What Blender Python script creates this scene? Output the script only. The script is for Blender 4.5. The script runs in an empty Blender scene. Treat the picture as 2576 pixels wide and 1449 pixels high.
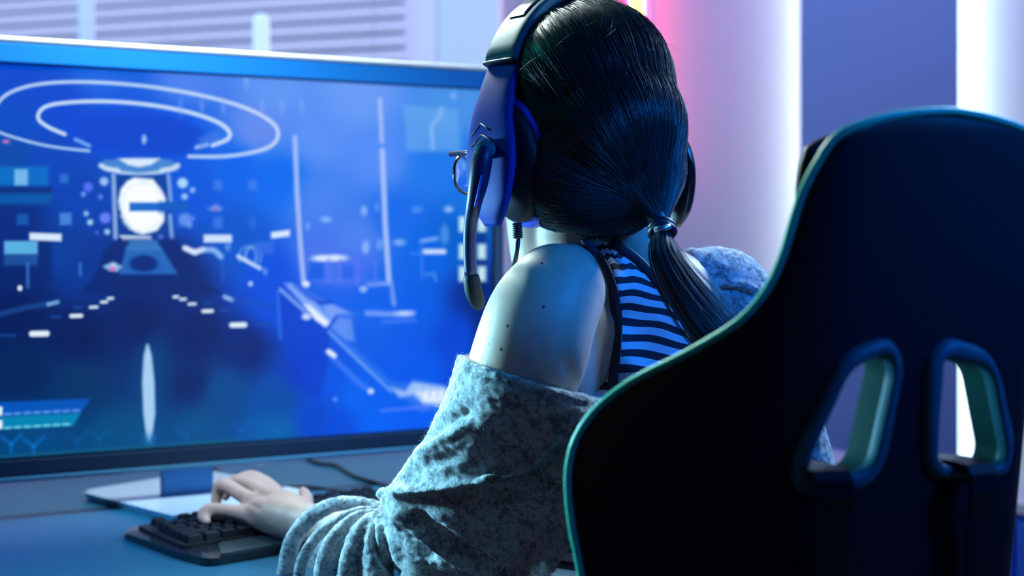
import bpy, bmesh, math, random
import numpy as np
from mathutils import Vector, Matrix
from mathutils.bvhtree import BVHTree
random.seed(7); rng = np.random.default_rng(7)
C = bpy.context.scene.collection
F, CX, HY, CAMZ = 3200.0, 1288.0, 592.0, 1.15      # lens in pixels, optical axis, horizon row, camera height

# ---------------------------------------------------------------- camera, world, lights, exposure
cam_d = bpy.data.cameras.new('camera'); cam = bpy.data.objects.new('camera', cam_d); C.objects.link(cam)
cam.location = (0, 0, CAMZ); cam.rotation_euler = (math.pi/2, 0, 0)
cam_d.sensor_width = 36; cam_d.lens = 36*F/2576; cam_d.shift_y = -(724.5-HY)/2576
cam_d.dof.use_dof = True; cam_d.dof.focus_distance = 1.34; cam_d.dof.aperture_fstop = 2.9
cam_d.clip_start = .02
bpy.context.scene.camera = cam
vs = bpy.context.scene.view_settings
vs.view_transform = 'Standard'; vs.look = 'None'; vs.gamma = 1; vs.exposure = 0; vs.use_curve_mapping = False
w = bpy.data.worlds.new('world'); bpy.context.scene.world = w; w.use_nodes = True
w.node_tree.nodes['Background'].inputs[0].default_value = (.003, .022, .06, 1)
w.node_tree.nodes['Background'].inputs[1].default_value = .35

def area(name, loc, target, size, col, power, spread=180, sy=None):
    l = bpy.data.lights.new(name, 'AREA'); l.energy = power; l.color = col
    l.size = size; l.spread = math.radians(spread)
    if sy: l.shape = 'RECTANGLE'; l.size_y = sy
    o = bpy.data.objects.new(name, l); C.objects.link(o); o.location = loc
    o.rotation_euler = (Vector(target)-Vector(loc)).to_track_quat('-Z', 'Y').to_euler()
    return o
area('unseen_key_light', (-.50, 2.25, 2.10), (.05, 1.33, 1.05), .30, (.80, .97, .92), 13, 100)  # unseen key light added for the shoulder top and hair
area('sleeve_edge_fill', (-.86, 1.69, 1.12), (-.02, 1.36, .95), .20, (.30, .76, 1.0), 4.6, 46)  # added light for the sleeve's left edge, no lamp stands here
area('added_blue_fill', (1.5, .30, 2.0), (.44, 1.12, 1.24), .25, (.0, .20, 1.0), 1.1, 26)  # narrow blue light added for the chair head and hair
area('ceiling_led_panel_teal', (-1.0, 1.35, 2.1), (.15, 1.1, 1.0), .3, (.05, .85, .72), .22, 50)
area('shoulder_back_fill', (1.25, 2.15, 2.15), (.27, 1.42, 1.02), .30, (.45, .74, 1.0), 8, 70)  # unseen light added to brighten the right shoulder
area('warm_skin_fill', (-1.1, .35, .9), (.0, 1.35, .95), .5, (1.0, .45, .42), .07, 80)  # warm fill added for the shaded skin, not an actual lamp
area('monitor_edge_fill', (-.75, 1.15, 2.45), (-.50, 1.88, 1.35), .25, (.72, .90, 1.0), 4.5, 38)  # unseen light added to whiten the monitor's top edge
area('side_lamp_blue', (1.75, 1.15, 1.9), (.15, 1.35, 1.15), .5, (.08, .30, 1.0), 1.6, 110)
area('ceiling_led_panel_blue', (1.6, -.9, 2.5), (-.3, 1.9, 1.35), .9, (.00, .20, 1.0), 2.4, 120)
area('wall_fill_violet', (.6, 2.3, 2.6), (.6, 3.4, 1.2), 1.2, (.40, .37, 1.0), 18, 130)  # unseen violet light added to colour the far wall
area('blind_fill_blue', (-1.3, 2.7, 2.6), (-1.2, 3.9, 1.3), 1.2, (.28, .50, .95), 18, 140)  # unseen light added to brighten the blind and left wall
area('desk_fill_blue', (-1.4, 1.35, 1.5), (-.95, 1.55, .75), .4, (.00, .30, 1.0), 2, 60)  # blue fill added for the left part of the desk

# ---------------------------------------------------------------- helpers
def P(px, py, D): return Vector(((px-CX)/F*D, D, CAMZ-(py-HY)/F*D))
def proj(v): return CX+v.x/v.y*F, HY-(v.z-CAMZ)/v.y*F
def s2l(c): return tuple((x/12.92 if x <= .04045 else ((x+.055)/1.055)**2.4) for x in [k/255 for k in c])

def mat(name, col=(.5,.5,.5), rough=.5, metal=0, emit=None, es=1, sheen=0, spec=.5, coat=0, bump=None, aniso=0):
    m = bpy.data.materials.new(name); m.use_nodes = True; nt = m.node_tree; b = nt.nodes['Principled BSDF']
    b.inputs['Base Color'].default_value = (*col, 1); b.inputs['Roughness'].default_value = rough
    b.inputs['Metallic'].default_value = metal; b.inputs['Specular IOR Level'].default_value = spec
    b.inputs['Sheen Weight'].default_value = sheen; b.inputs['Coat Weight'].default_value = coat
    b.inputs['Anisotropic'].default_value = aniso
    if emit: b.inputs['Emission Color'].default_value = (*emit, 1); b.inputs['Emission Strength'].default_value = es
    if bump:
        tc = nt.nodes.new('ShaderNodeTexCoord'); n = nt.nodes.new('ShaderNodeTexNoise'); bp = nt.nodes.new('ShaderNodeBump')
        n.inputs['Scale'].default_value = bump[0]; n.inputs['Detail'].default_value = 6
        bp.inputs['Strength'].default_value = bump[1]; bp.inputs['Distance'].default_value = bump[2]
        nt.links.new(tc.outputs['Object'], n.inputs['Vector']); nt.links.new(n.outputs[0], bp.inputs['Height'])
        nt.links.new(bp.outputs[0], b.inputs['Normal'])
    return m
def ramp_noise(m, scale, c0, c1, p0=.35, p1=.65, stretch=None, inp='Base Color', detail=6):
    nt = m.node_tree; b = nt.nodes['Principled BSDF']
    tc = nt.nodes.new('ShaderNodeTexCoord'); n = nt.nodes.new('ShaderNodeTexNoise'); r = nt.nodes.new('ShaderNodeValToRGB')
    n.inputs['Scale'].default_value = scale; n.inputs['Detail'].default_value = detail; n.inputs['Roughness'].default_value = .65
    src = tc.outputs['Object']
    if stretch:
        mp = nt.nodes.new('ShaderNodeMapping'); mp.inputs['Scale'].default_value = stretch
        nt.links.new(src, mp.inputs[0]); src = mp.outputs[0]
    r.color_ramp.elements[0].position = p0; r.color_ramp.elements[1].position = p1
    r.color_ramp.elements[0].color = (*c0, 1); r.color_ramp.elements[1].color = (*c1, 1)
    nt.links.new(src, n.inputs['Vector']); nt.links.new(n.outputs[0], r.inputs[0]); nt.links.new(r.outputs[0], b.inputs[inp])
    return r

def link(name, me, m, parent=None, smooth=True):
    o = bpy.data.objects.new(name, me); C.objects.link(o)
    if m is not None and not me.materials: me.materials.append(m)
    if smooth and len(me.polygons): me.polygons.foreach_set('use_smooth', [True]*len(me.polygons))
    if parent is not None: o.parent = parent; o.matrix_parent_inverse = parent.matrix_world.inverted()
    return o
def thing(name, label, cat, loc=(0,0,0), group=None):
    o = bpy.data.objects.new(name, None); C.objects.link(o); o.location = loc; o.empty_display_size = .05
    o.matrix_world = Matrix.Translation(loc)
    o['label'] = label; o['category'] = cat
    if group: o['group'] = group
    return o
def tag(o, label, cat, group=None):
    o['label'] = label; o['category'] = cat
    if group: o['group'] = group
    return o
def struct(o): o['kind'] = 'structure'; return o

def mesh(vs_, fs): me = bpy.data.meshes.new('m'); me.from_pydata([tuple(v) for v in vs_], [], fs); me.update(); return me
def bm_mesh(bm):
    bmesh.ops.recalc_face_normals(bm, faces=bm.faces); me = bpy.data.meshes.new('m'); bm.to_mesh(me); bm.free(); return me
def box_bm(bm, c, s, yaw=0, bev=0, rot=None, seg=2):
    M = Matrix.Translation(c) @ (rot.to_4x4() if rot else Matrix.Rotation(yaw, 4, 'Z')) @ Matrix.Diagonal((s[0], s[1], s[2], 1))
    r = bmesh.ops.create_cube(bm, size=1, matrix=M)
    if bev:
        es = list({e for v in r['verts'] for e in v.link_edges})
        bmesh.ops.bevel(bm, geom=es, offset=bev, segments=seg, affect='EDGES', profile=.5)
def box(name, c, s, m, parent=None, yaw=0, bev=0, rot=None, smooth=False):
    bm = bmesh.new(); box_bm(bm, c, s, yaw, bev, rot); return link(name, bm_mesh(bm), m, parent, smooth)
def catmull(pts, n):
    pts = np.array([list(p) for p in pts], float); out = []
    q = np.vstack([2*pts[0]-pts[1], pts, 2*pts[-1]-pts[-2]])
    for i in range(1, len(q)-2):
        for k in range(n):
            t = k/n
            out.append(.5*((2*q[i])+(-q[i-1]+q[i+1])*t+(2*q[i-1]-5*q[i]+4*q[i+1]-q[i+2])*t*t+(-q[i-1]+3*q[i]-3*q[i+1]+q[i+2])*t**3))
    out.append(q[-2]); return np.array(out)
def tube_me(pts, rad, seg=12, closed=False, flat=1.0, up=None):
    """tube along pts (n,3) with radius scalar or per point"""
    pts = np.array([list(p) for p in pts], float); n = len(pts); rad = np.broadcast_to(rad, (n,)).astype(float)
    if closed: T = np.roll(pts, -1, 0)-np.roll(pts, 1, 0)
    else: T = np.gradient(pts, axis=0)
    T /= np.linalg.norm(T, axis=1)[:, None]+1e-12
    N = np.zeros_like(T); ref = np.array(up if up is not None else (0, 0, 1.0))
    if up is None and abs(T[0] @ ref) > .9: ref = np.array((1.0, 0, 0))
    a = ref-T[0]*(ref@T[0]); a /= np.linalg.norm(a); N[0] = a
    for i in range(1, n):
        b = (np.array(up) if up is not None else N[i-1]); b = b-T[i]*(b@T[i]); N[i] = b/(np.linalg.norm(b)+1e-12)
    B = np.cross(T, N); V = []; Fs = []
    for i in range(n):
        for k in range(seg):
            an = 2*math.pi*k/seg; V.append(pts[i]+rad[i]*(N[i]*math.cos(an)*flat+B[i]*math.sin(an)))
    for i in range(n if closed else n-1):
        j = (i+1) % n
        for k in range(seg): l = (k+1) % seg; Fs.append((i*seg+k, i*seg+l, j*seg+l, j*seg+k))
    if not closed: Fs += [tuple(range(seg))[::-1], tuple((n-1)*seg+k for k in range(seg))]
    return mesh(V, Fs)
def join_me(mes):
    bm = bmesh.new()
    for me in mes: bm.from_mesh(me); bpy.data.meshes.remove(me)
    return bm_mesh(bm)

ICO = []
for _k in (2, 4):
    _ib = bmesh.new(); bmesh.ops.create_icosphere(_ib, subdivisions=_k, radius=1); _ib.verts.ensure_lookup_table()
    ICO.append((np.array([v.co[:] for v in _ib.verts]), [tuple(v.index for v in f.verts) for f in _ib.faces])); _ib.free()
class Blob:
    def __init__(s): s.V = []; s.F = []; s.n = 0
    def add(s, V, F_): s.V.append(V); s.F += [tuple(i+s.n for i in f) for f in F_]; s.n += len(V)
    def ball(s, c, r, R=None):
        r = np.broadcast_to(r, (3,)); I = ICO[1 if max(r) > .025 else 0]; V = I[0]*r
        if R is not None: V = V @ np.array(R).T
        s.add(V+np.array(c), I[1])
    def chain(s, pts, n=6):
        """pts: (x,y,z,r) world, catmull smooth"""
        q = catmull(pts, n) if len(pts) > 2 else np.array([np.array(pts[0])*(1-t)+np.array(pts[1])*t for t in np.linspace(0, 1, 12)])
        last = None
        for p in q:
            if last is None or np.linalg.norm(p[:3]-last) > .13*p[3]: s.ball(p[:3], p[3]); last = p[:3]
        s.ball(q[-1][:3], q[-1][3])
    def pchain(s, pts, n=9):
        """pts: (px,py,D,r in px)"""
        s.chain([(*P(a, b, d), r/F*d) for a, b, d, r in pts], n)
    def build(s, voxel=.004, smooth=6):
        me = mesh(np.vstack(s.V), s.F); o = bpy.data.objects.new('t', me); C.objects.link(o)
        m = o.modifiers.new('r', 'REMESH'); m.mode = 'VOXEL'; m.voxel_size = voxel
        m = o.modifiers.new('s', 'SMOOTH'); m.iterations = smooth; m.factor = .5
        dg = bpy.context.evaluated_depsgraph_get(); dg.update()
        r = bpy.data.meshes.new_from_object(o.evaluated_get(dg)); bpy.data.objects.remove(o); bpy.data.meshes.remove(me)
        return r
def bake(o):
    dg = bpy.context.evaluated_depsgraph_get(); dg.update()
    me = bpy.data.meshes.new_from_object(o.evaluated_get(dg)); o.modifiers.clear(); o.data = me
def mesh_np(me):
    n = len(me.vertices); v = np.zeros(n*3); nn = np.zeros(n*3)
    me.vertices.foreach_get('co', v); me.vertices.foreach_get('normal', nn); return v.reshape(-1, 3), nn.reshape(-1, 3)
def seg_dist(px, py, pl):
    d = np.full(px.shape, 1e9); tt = np.zeros(px.shape); pl = np.array(pl, float)
    L = np.r_[0, np.cumsum(np.linalg.norm(np.diff(pl[:, :2], axis=0), axis=1))]
    for i in range(len(pl)-1):
        a, b = pl[i, :2], pl[i+1, :2]; ab = b-a; l2 = ab@ab+1e-9
        t = np.clip(((px-a[0])*ab[0]+(py-a[1])*ab[1])/l2, 0, 1)
        q = np.hypot(px-a[0]-t*ab[0], py-a[1]-t*ab[1]); k = q < d; d[k] = q[k]; tt[k] = ((L[i]+t*math.sqrt(l2))/L[-1])[k]
    return d, tt
def sculpt(me, strokes):
    """brush strokes pressed into / raised from the surface: (polyline, width, height in m)"""
    v, n = mesh_np(me); px = CX+v[:, 0]/v[:, 1]*F; py = HY-(v[:, 2]-CAMZ)/v[:, 1]*F
    view = v-np.array((0, 0, CAMZ)); view /= np.linalg.norm(view, axis=1)[:, None]
    face = np.clip(-(view*n).sum(1)*2+.3, 0, 1)
    for pl, wd, h in strokes:
        d, t = seg_dist(px, py, catmull(pl, 6))
        a = h*np.exp(-(d/wd)**2)*face*np.clip(np.minimum(t, 1-t)*6+.15, 0, 1); v += n*a[:, None]
    me.vertices.foreach_set('co', v.ravel()); me.update()

# ---------------------------------------------------------------- materials
M_wall = mat('wall_paint', (.62, .63, .67), .8, bump=(60, .15, .002))
M_dim = mat('dark_room_paint', (.08, .09, .13), .8)
M_panel = mat('panel_lilac', (.24, .42, .58), .7)
M_floor = mat('floor_grey', (.10, .12, .16), .4)
M_white = mat('white_laminate', (.7, .74, .78), .4)
M_black = mat('black_plastic', (.012, .016, .025), .38)
M_gloss = mat('gloss_black', (.010, .014, .022), .18, coat=.4)

# ---------------------------------------------------------------- room shell
WY = math.radians(-18)                                  # the far wall turns towards the camera on the right
WD = Vector((math.cos(WY), math.sin(WY), 0)); WN = Vector((math.sin(WY), -math.cos(WY), 0)); WO = Vector((.35, 3.35, 0))
def W(px, py, off=0):
    """point on the far wall (off metres proud of it) seen at a pixel"""
    o = WO+WN*off; kx = (px-CX)/F; t = (o.y*WD.x-o.x*WD.y)/(WD.x-kx*WD.y); return Vector((kx*t, t, CAMZ-(py-HY)/F*t))
def wall_box(name, x0, x1, z0, z1, off, th, m, parent=None, bev=0):
    a, b = W(x0, 0, off), W(x1, 0, off); a.z = b.z = 0; L = (b-a).length; c = (a+b)/2-WN*th/2; c.z = (z0+z1)/2
    return box(name, c, (L, th, z1-z0), m, parent, WY, bev)
c = WO-WN*.06+WD*0; struct(box('wall_back', (c.x, c.y, 1.35), (7, .12, 2.7), M_wall, None, WY))
struct(box('floor', (.3, 1.2, -.05), (6.6, 7, .1), M_floor))
struct(box('ceiling', (.3, 1.2, 2.75), (6.6, 7, .1), M_dim))
struct(box('wall_left', (-2.9, 1.4, 1.35), (.1, 6.6, 2.7), M_dim))
struct(box('wall_right', (3.4, .9, 1.35), (.1, 5.6, 2.7), M_dim))

# proud wall panel with led strips behind its two edges
pn = wall_box('wall_panel', 2012, 2412, .1, 2.6, .10, .03, M_panel, None, .004)
tag(pn, 'violet upright wall panel between the two white vertical glow strips', 'wall panel')
def led(name, x, wdt, z0, z1, off, col, s, label, side):
    """strip fixed inside the shadow gap behind the panel edge, shining sideways along the wall"""
    t = thing(name, label, 'light', W(x, HY, off)); t.location.z = z0; t.matrix_world = Matrix.Translation(t.location)
    a = W(x, 0, off); a.z = (z0+z1)/2
    M_l = mat('led_glow', (.8, .8, .8), .5, emit=col, es=s)
    box('channel', a-WD*side*(wdt/2+.003), (.006, .034, z1-z0), M_white, t, WY); box('diffuser', a, (wdt, .028, z1-z0-.02), M_l, t, WY); box('bracket', a-WN*off/2-WD*side*(wdt/2+.003), (.006, off, z1-z0), M_white, t, WY)
    return t
led('led_strip', 2402, .012, .1, 2.6, .045, (.72, .95, 1), 15, 'white led strip glowing beyond the right edge of the violet wall panel', 1)
led('led_strip', 2024, .010, .1, 2.6, .045, (.80, .95, .95), 7.5, 'thin white led strip glowing at the left edge of the violet wall panel', -1)
# pale wall area left of the head; emission stands in for light on it
lp = wall_box('pale_wall_area', 1100, 1256, .1, 2.6, .03, .03, mat('wall_area_glow', (.6, .65, .7), .5, emit=(.40, .62, .74), es=.62), None, .003)
tag(lp, 'pale wall area left of the headset band, its light put in as glow', 'light')
# neon tube
nt_ = thing('neon_tube', 'yellow vertical neon tube with added red side glow on the wall above the head', 'light', (W(1603, HY, .05).x, W(1603, HY, .05).y, 1.41))
a = W(1603, HY, .05)
link('glowing_core', tube_me([(a.x, a.y, 1.27), (a.x, a.y, 2.6)], .019, 16), mat('neon_core', (.1, .1, .1), .5, emit=(1, .62, .10), es=4.5), nt_)
for k in (-1, 1):
    b = a+WD*.024*k; box('added_red_glow', (b.x, b.y, 1.935), (.009, .02, 1.33), mat('red_glow_strip', (.2, .02, .05), .5, emit=(1, .03, .14), es=11), nt_, WY, .003)  # red side strips added to cast the pink glow on the wall
box('mounting_channel', (a-WN*.03)+Vector((0, 0, 1.935-a.z)), (.05, .03, 1.35), M_white, nt_, WY)

# blind over the window on the left
win = struct(wall_box('window_1', -420, 1092, .95, 2.45, .012, .012, mat('window_backlit', (.3, .34, .5), .3, emit=(.40, .48, .80), es=1.0)))
bl = thing('window_blind', 'lilac horizontal slat blind above the monitor', 'blind', tuple(W(300, HY, .05)))
M_slat = mat('slat_lilac', (.72, .80, .95), .5)
a, b = W(-420, 0, .05), W(1022, 0, .05); slat_me = None
for i in range(30):
    z = 1.17+i*.0415; c = (a+b)/2; c.z = z
    if slat_me is None:
        bm = bmesh.new(); L = (b-a).length
        for k in range(5):
            t = k/4; yy = (t-.5)*.034; zz = (t-.5)*.016+.003*math.sin(math.pi*t)
            for x in (-L/2, L/2): bm.verts.new((x, yy, zz))
        bm.verts.ensure_lookup_table()
        for k in range(4): bm.faces.new([bm.verts[j] for j in (2*k, 2*k+1, 2*k+3, 2*k+2)])
        bmesh.ops.solidify(bm, geom=bm.faces[:], thickness=.0012); slat_me = bm_mesh(bm)
    o = link('slat', slat_me, M_slat, bl, True); o.matrix_world = Matrix.Translation(c) @ Matrix.Rotation(WY, 4, 'Z')
wall_box('head_rail', -420, 1024, 2.40, 2.46, .07, .045, M_white, bl, .004)
for x in (-150, 420, 940):
    c = W(x, 0, .075); link('ladder_cord', tube_me([(c.x, c.y, 1.16), (c.x, c.y, 2.41)], .0012, 6), M_white, bl)

# two glow lamps behind the monitor
def tube_lamp(px, top, rpx, D, col, es, label):
    b = P(px, 1000, D); b.z = .747+.0; z1 = P(px, top, D).z; r = rpx/F*D
    t = thing('tube_lamp', label, 'lamp', (b.x, b.y, .0), None)
    V = []; q = [(b.x, b.y, z) for z in np.linspace(1.17, z1, 14)]
    rr = [r]*14; q += [(b.x, b.y, z1+r*.9*math.sin(a_)) for a_ in (.3, .6, .9, 1.2, 1.45)]; rr += [r*math.cos(a_) for a_ in (.3, .6, .9, 1.2, 1.45)]
    link('glass_shade', tube_me(q, rr, 20), mat('lamp_glow', (.6, .7, .8), .4, emit=col, es=es), t)
    link('pole', tube_me([(b.x, b.y, .02), (b.x, b.y, 1.18)], .008, 10), M_white, t)
    link('base', tube_me([(b.x, b.y, .0), (b.x, b.y, .012), (b.x, b.y, .024)], [.09, .09, .07], 28), M_white, t)
tube_lamp(657, 52, 21, 2.9, (.55, .80, .95), .85, 'slim pale glowing floor lamp behind the middle of the monitor')
tube_lamp(218, -60, 20, 2.95, (.36, .52, .92), .75, 'dim bluish floor lamp behind the left end of the monitor')

# ---------------------------------------------------------------- desk
MB = math.radians(25.9); U = Vector((math.cos(MB), math.sin(MB), 0)); N_ = Vector((math.sin(MB), -math.cos(MB), 0))   # desk / monitor right and towards-sitter axes
DZ = .747
def UW(u, w_, z=0): v = U*u-N_*w_; v.z = z; return v
M_desk = mat('desk_top', (.008, .115, .21), .40, spec=.25, bump=(250, .05, .0004))
desk = thing('desk', 'wide blue-grey desk carrying the monitor and keyboard', 'desk', UW(.2, 1.8))
c = UW(.15, 1.79, DZ-.0145); box('desk_top', c, (2.3, .86, .029), M_desk, desk, MB, .004)
for su in (-.93, 1.23):
    for sw in (1.42, 2.16): box('leg', UW(su, sw, (DZ-.029)/2), (.05, .05, DZ-.029), M_white, desk, MB, .004)
box('back_rail', UW(.15, 2.16, .66), (2.1, .02, .09), M_white, desk, MB)

# low cabinet at the right, seen through the chair slot
ZC = .66; A1 = P(2130, 1137, (CAMZ-ZC)*F/(1137-HY)); A2 = P(2560, 1218, (CAMZ-ZC)*F/(1218-HY)); dv = (A2-A1).normalized(); nv = Vector((dv.y, -dv.x, 0)); nv = -nv if nv.y > 0 else nv
ang = math.atan2(dv.y, dv.x); sc = A2+nv*.075-dv*.10
sd = thing('low_cabinet', 'narrow pale-topped cabinet seen past the right edge of the chair', 'cabinet', (sc.x, sc.y, 0)); M_cab = mat('blue_panel', (.03, .16, .85), .5)
box('top', (sc.x, sc.y, ZC-.011), (1.25, .15, .022), M_white, sd, ang, .003)
box('body', (sc.x, sc.y, (ZC-.022)/2+.02), (1.21, .13, ZC-.062), M_cab, sd, ang, .002)
for k in (-.4, 0, .4):
    q = sc+dv*k+nv*.068; dr = box('door', (q.x, q.y, ZC/2+.01), (.39, .012, ZC-.10), M_cab, sd, ang, .002)
    q2 = q+nv*.012+dv*.15; box('handle', (q2.x, q2.y, .45), (.012, .014, .10), M_white, dr, ang, .003)
box('plinth', (sc.x, sc.y, .011), (1.15, .11, .022), M_black, sd, ang)

# ---------------------------------------------------------------- monitor
MO = Vector((-.486, 1.90, 0))
def onM(px, py, off=0):
    o = MO+N_*off; kx = (px-CX)/F; t = (o.y*U.x-o.x*U.y)/(U.x-kx*U.y); return Vector((kx*t, t, CAMZ-(py-HY)/F*t))
uR = (onM(1266, 0)-MO).dot(U); uL = uR-1.13; ZT, ZB, SZT, SZB = 1.430, .802, 1.391, .836
suR, suL = uR-.020, uL+.02
M_alu = mat('bezel_painted_blue', (.01, .24, .72), .42, metal=.3)  # silver bezel; the blue it reflects is put into the base colour
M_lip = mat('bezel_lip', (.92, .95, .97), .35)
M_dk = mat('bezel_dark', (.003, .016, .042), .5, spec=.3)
mon = thing('monitor', 'large flat monitor showing a blue science fiction shooter game', 'monitor', MO+Vector((0, 0, DZ)))
def mbox(name, u0, u1, z0, z1, d0, d1, m, par=mon, bev=.002):
    c = MO+U*(u0+u1)/2+N_*(d0+d1)/2; c.z = (z0+z1)/2; return box(name, c, (u1-u0, d1-d0, z1-z0), m, par, MB, bev)
mbox('top_bezel', uL, uR, SZT+.002, ZT-.008, -.030, .004, M_alu)['label'] = 'bezel along the top with blue light put into its colour'
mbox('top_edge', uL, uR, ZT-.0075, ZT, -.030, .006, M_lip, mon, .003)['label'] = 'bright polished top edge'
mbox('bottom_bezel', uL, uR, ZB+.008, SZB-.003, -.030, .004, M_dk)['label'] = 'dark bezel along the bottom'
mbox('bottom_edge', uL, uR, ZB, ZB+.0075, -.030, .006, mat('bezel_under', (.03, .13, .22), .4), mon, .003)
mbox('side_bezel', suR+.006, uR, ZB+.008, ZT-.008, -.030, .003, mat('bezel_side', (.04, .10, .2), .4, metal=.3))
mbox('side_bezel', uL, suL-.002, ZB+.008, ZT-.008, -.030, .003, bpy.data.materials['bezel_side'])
mbox('rear_shell', uL+.01, uR-.01, ZB+.01, ZT-.01, -.055, -.028, M_white, mon, .01)
mbox('screen_gasket', suL-.004, suR+.008, SZB-.004, SZT+.004, -.029, -.004, M_black)
# stand
q = P(470, 1150, 1.935); 
link('stand_neck', bm_mesh((lambda bm: (box_bm(bm, (q.x, q.y, (DZ+.95)/2), (.078, .016, .95-DZ), MB, .003), bm)[1])(bmesh.new())), mat('stand_metal', (.04, .22, .55), .4, metal=.3), mon, False)
bL, bN = P(196, 1254, 1.948), P(377, 1303, 1.815)
e1 = (bN-bL); e1.z = 0; e1.normalize(); e2 = Vector((-e1.y, e1.x, 0)); e2 = e2 if e2.x > 0 else -e2
bb = bmesh.new(); pts = [bL, bL+e1*.27, bL+e1*.27+e2*.235, bL+e2*.235]
lo = [bb.verts.new((p.x+e1.x*0, p.y, DZ+.004)) for p in pts]; hi = [bb.verts.new((p.x, p.y, DZ+.0115)) for p in pts]
cc = sum(pts, Vector())/4
for v in lo: v.co = Vector((cc.x+(v.co.x-cc.x)*.95, cc.y+(v.co.y-cc.y)*.95, DZ+.0002))
bb.faces.new(hi); bb.faces.new(lo[::-1])
for i in range(4): j = (i+1) % 4; bb.faces.new((lo[i], lo[j], hi[j], hi[i]))
bmesh.ops.bevel(bb, geom=[e for e in bb.edges if abs(e.verts[0].co.z-e.verts[1].co.z) > .003], offset=.012, segments=4, affect='EDGES')
link('stand_base', bm_mesh(bb), mat('stand_base_metal', (.50, .66, .78), .36, metal=.25), mon, False)

# screen picture: flat print of the game, drawn texel by texel
TW, TH = 1280, 630
uu = np.linspace(suL, suR, TW)[None, :]; zz = np.linspace(SZB, SZT, TH)[:, None]
Xw = MO.x+U.x*uu+0*zz; Yw = MO.y+U.y*uu+0*zz; Zw = zz+0*uu
gx = CX+Xw/Yw*F; gy = HY-(Zw-CAMZ)/Yw*F
ctl = [(-700,200,0,60,190),(-400,700,0,30,120),(-500,1100,0,40,100),(30,190,0,72,205),(250,180,25,100,225),(480,190,75,130,238),(700,215,95,150,244),(900,240,105,155,246),(1150,250,70,145,232),
 (60,300,0,75,200),(150,260,0,70,210),(300,300,0,82,222),(450,340,0,85,225),(650,330,100,140,238),(800,350,90,145,246),(950,400,85,140,246),(1100,420,30,120,235),(1200,500,20,115,225),
 (30,400,0,72,170),(120,400,0,68,190),(200,500,0,66,180),(370,360,0,80,215),(480,480,0,85,222),(600,420,0,98,236),(700,450,0,105,240),(800,500,70,130,240),(900,600,75,128,238),
 (40,560,0,40,130),(150,640,0,60,160),(60,700,0,32,110),(220,680,0,52,150),(350,720,0,35,120),(450,700,0,35,118),(600,600,0,85,205),(680,680,0,78,225),(800,640,70,115,235),(880,680,70,110,238),(1000,550,20,105,235),(1080,640,0,100,230),(1150,600,0,95,205),(1200,750,0,40,140),
 (50,790,0,25,90),(200,850,0,24,92),(350,800,0,26,100),(500,850,0,26,105),(620,880,0,32,118),(690,760,0,75,225),(800,800,20,95,235),(950,740,10,100,238),(1050,780,0,92,232),(1150,850,0,70,212),(1200,950,0,60,205),
 (60,930,0,34,92),(200,960,0,50,105),(400,930,0,46,115),(480,960,0,32,105),(560,980,0,72,145),(700,1000,0,76,168),(820,950,0,85,232),(900,1000,0,98,244),(1050,930,0,88,238),(1050,1050,0,92,242),
 (100,1110,0,70,128),(300,1110,0,76,132),(500,1080,0,78,142),(700,1090,0,95,172),(850,1070,0,75,220),(950,1070,0,98,245),(760,940,0,55,195),(790,1060,0,68,205)]
ctl = np.array(ctl, float)
gxs, gys = gx[::5, ::5], gy[::5, ::5]; num = np.zeros((*gxs.shape, 3)); den = np.zeros(gxs.shape)
for x, y, r, g, b in ctl:
    k = 1/((gxs-x)**2+(gys-y)**2+900)**1.9; num += k[..., None]*np.array((r, g, b)); den += k
low = num/den[..., None]; fy = np.minimum(np.arange(TH)/5, low.shape[0]-1.001); fx = np.minimum(np.arange(TW)/5, low.shape[1]-1.001)
iy, ix = fy.astype(int), fx.astype(int); ty, tx_ = (fy-iy)[:, None, None], (fx-ix)[None, :, None]
img = (low[iy][:, ix]*(1-ty)+low[iy+1][:, ix]*ty)*(1-tx_)+(low[iy][:, ix+1]*(1-ty)+low[iy+1][:, ix+1]*ty)*tx_
def sub(x0, y0, x1, y1):
    """texel window of the screen that holds a box of the picture"""
    c_ = [onM(x, y) for x in (x0, x1) for y in (y0, y1)]
    us = [(q_-MO).dot(U) for q_ in c_]; zs = [q_.z for q_ in c_]
    i = [int(np.clip((u_-suL)/(suR-suL)*(TW-1), 0, TW-1)) for u_ in (min(us), max(us))]
    j = [int(np.clip((z_-SZB)/(SZT-SZB)*(TH-1), 0, TH-1)) for z_ in (min(zs), max(zs))]
    return slice(j[0], j[1]+2), slice(i[0], i[1]+2)
def paint(w_, mask, col):
    img[w_] = img[w_]*(1-mask[..., None])+np.array(col, float)*mask[..., None]
def sm(d, s=1.5): return np.clip(.5-d/(2*s), 0, 1)
def poly(pts, col, a=1, s=2):
    pts = np.array(pts, float); w_ = sub(*(pts.min(0)-4*s), *(pts.max(0)+4*s)); X, Y = gx[w_], gy[w_]
    d = np.full(X.shape, 1e9); ins = np.zeros(X.shape, bool)
    for i in range(len(pts)):
        p, q_ = pts[i], pts[(i+1) % len(pts)]; ab = q_-p; t = np.clip(((X-p[0])*ab[0]+(Y-p[1])*ab[1])/(ab@ab+1e-9), 0, 1)
        d = np.minimum(d, np.hypot(X-p[0]-t*ab[0], Y-p[1]-t*ab[1]))
        cnd = (p[1] > Y) != (q_[1] > Y)
        with np.errstate(all='ignore'): xi = (q_[0]-p[0])*(Y-p[1])/(q_[1]-p[1])+p[0]
        ins ^= cnd & (X < xi)
    paint(w_, sm(np.where(ins, -d, d), s)*a, col)
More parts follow.
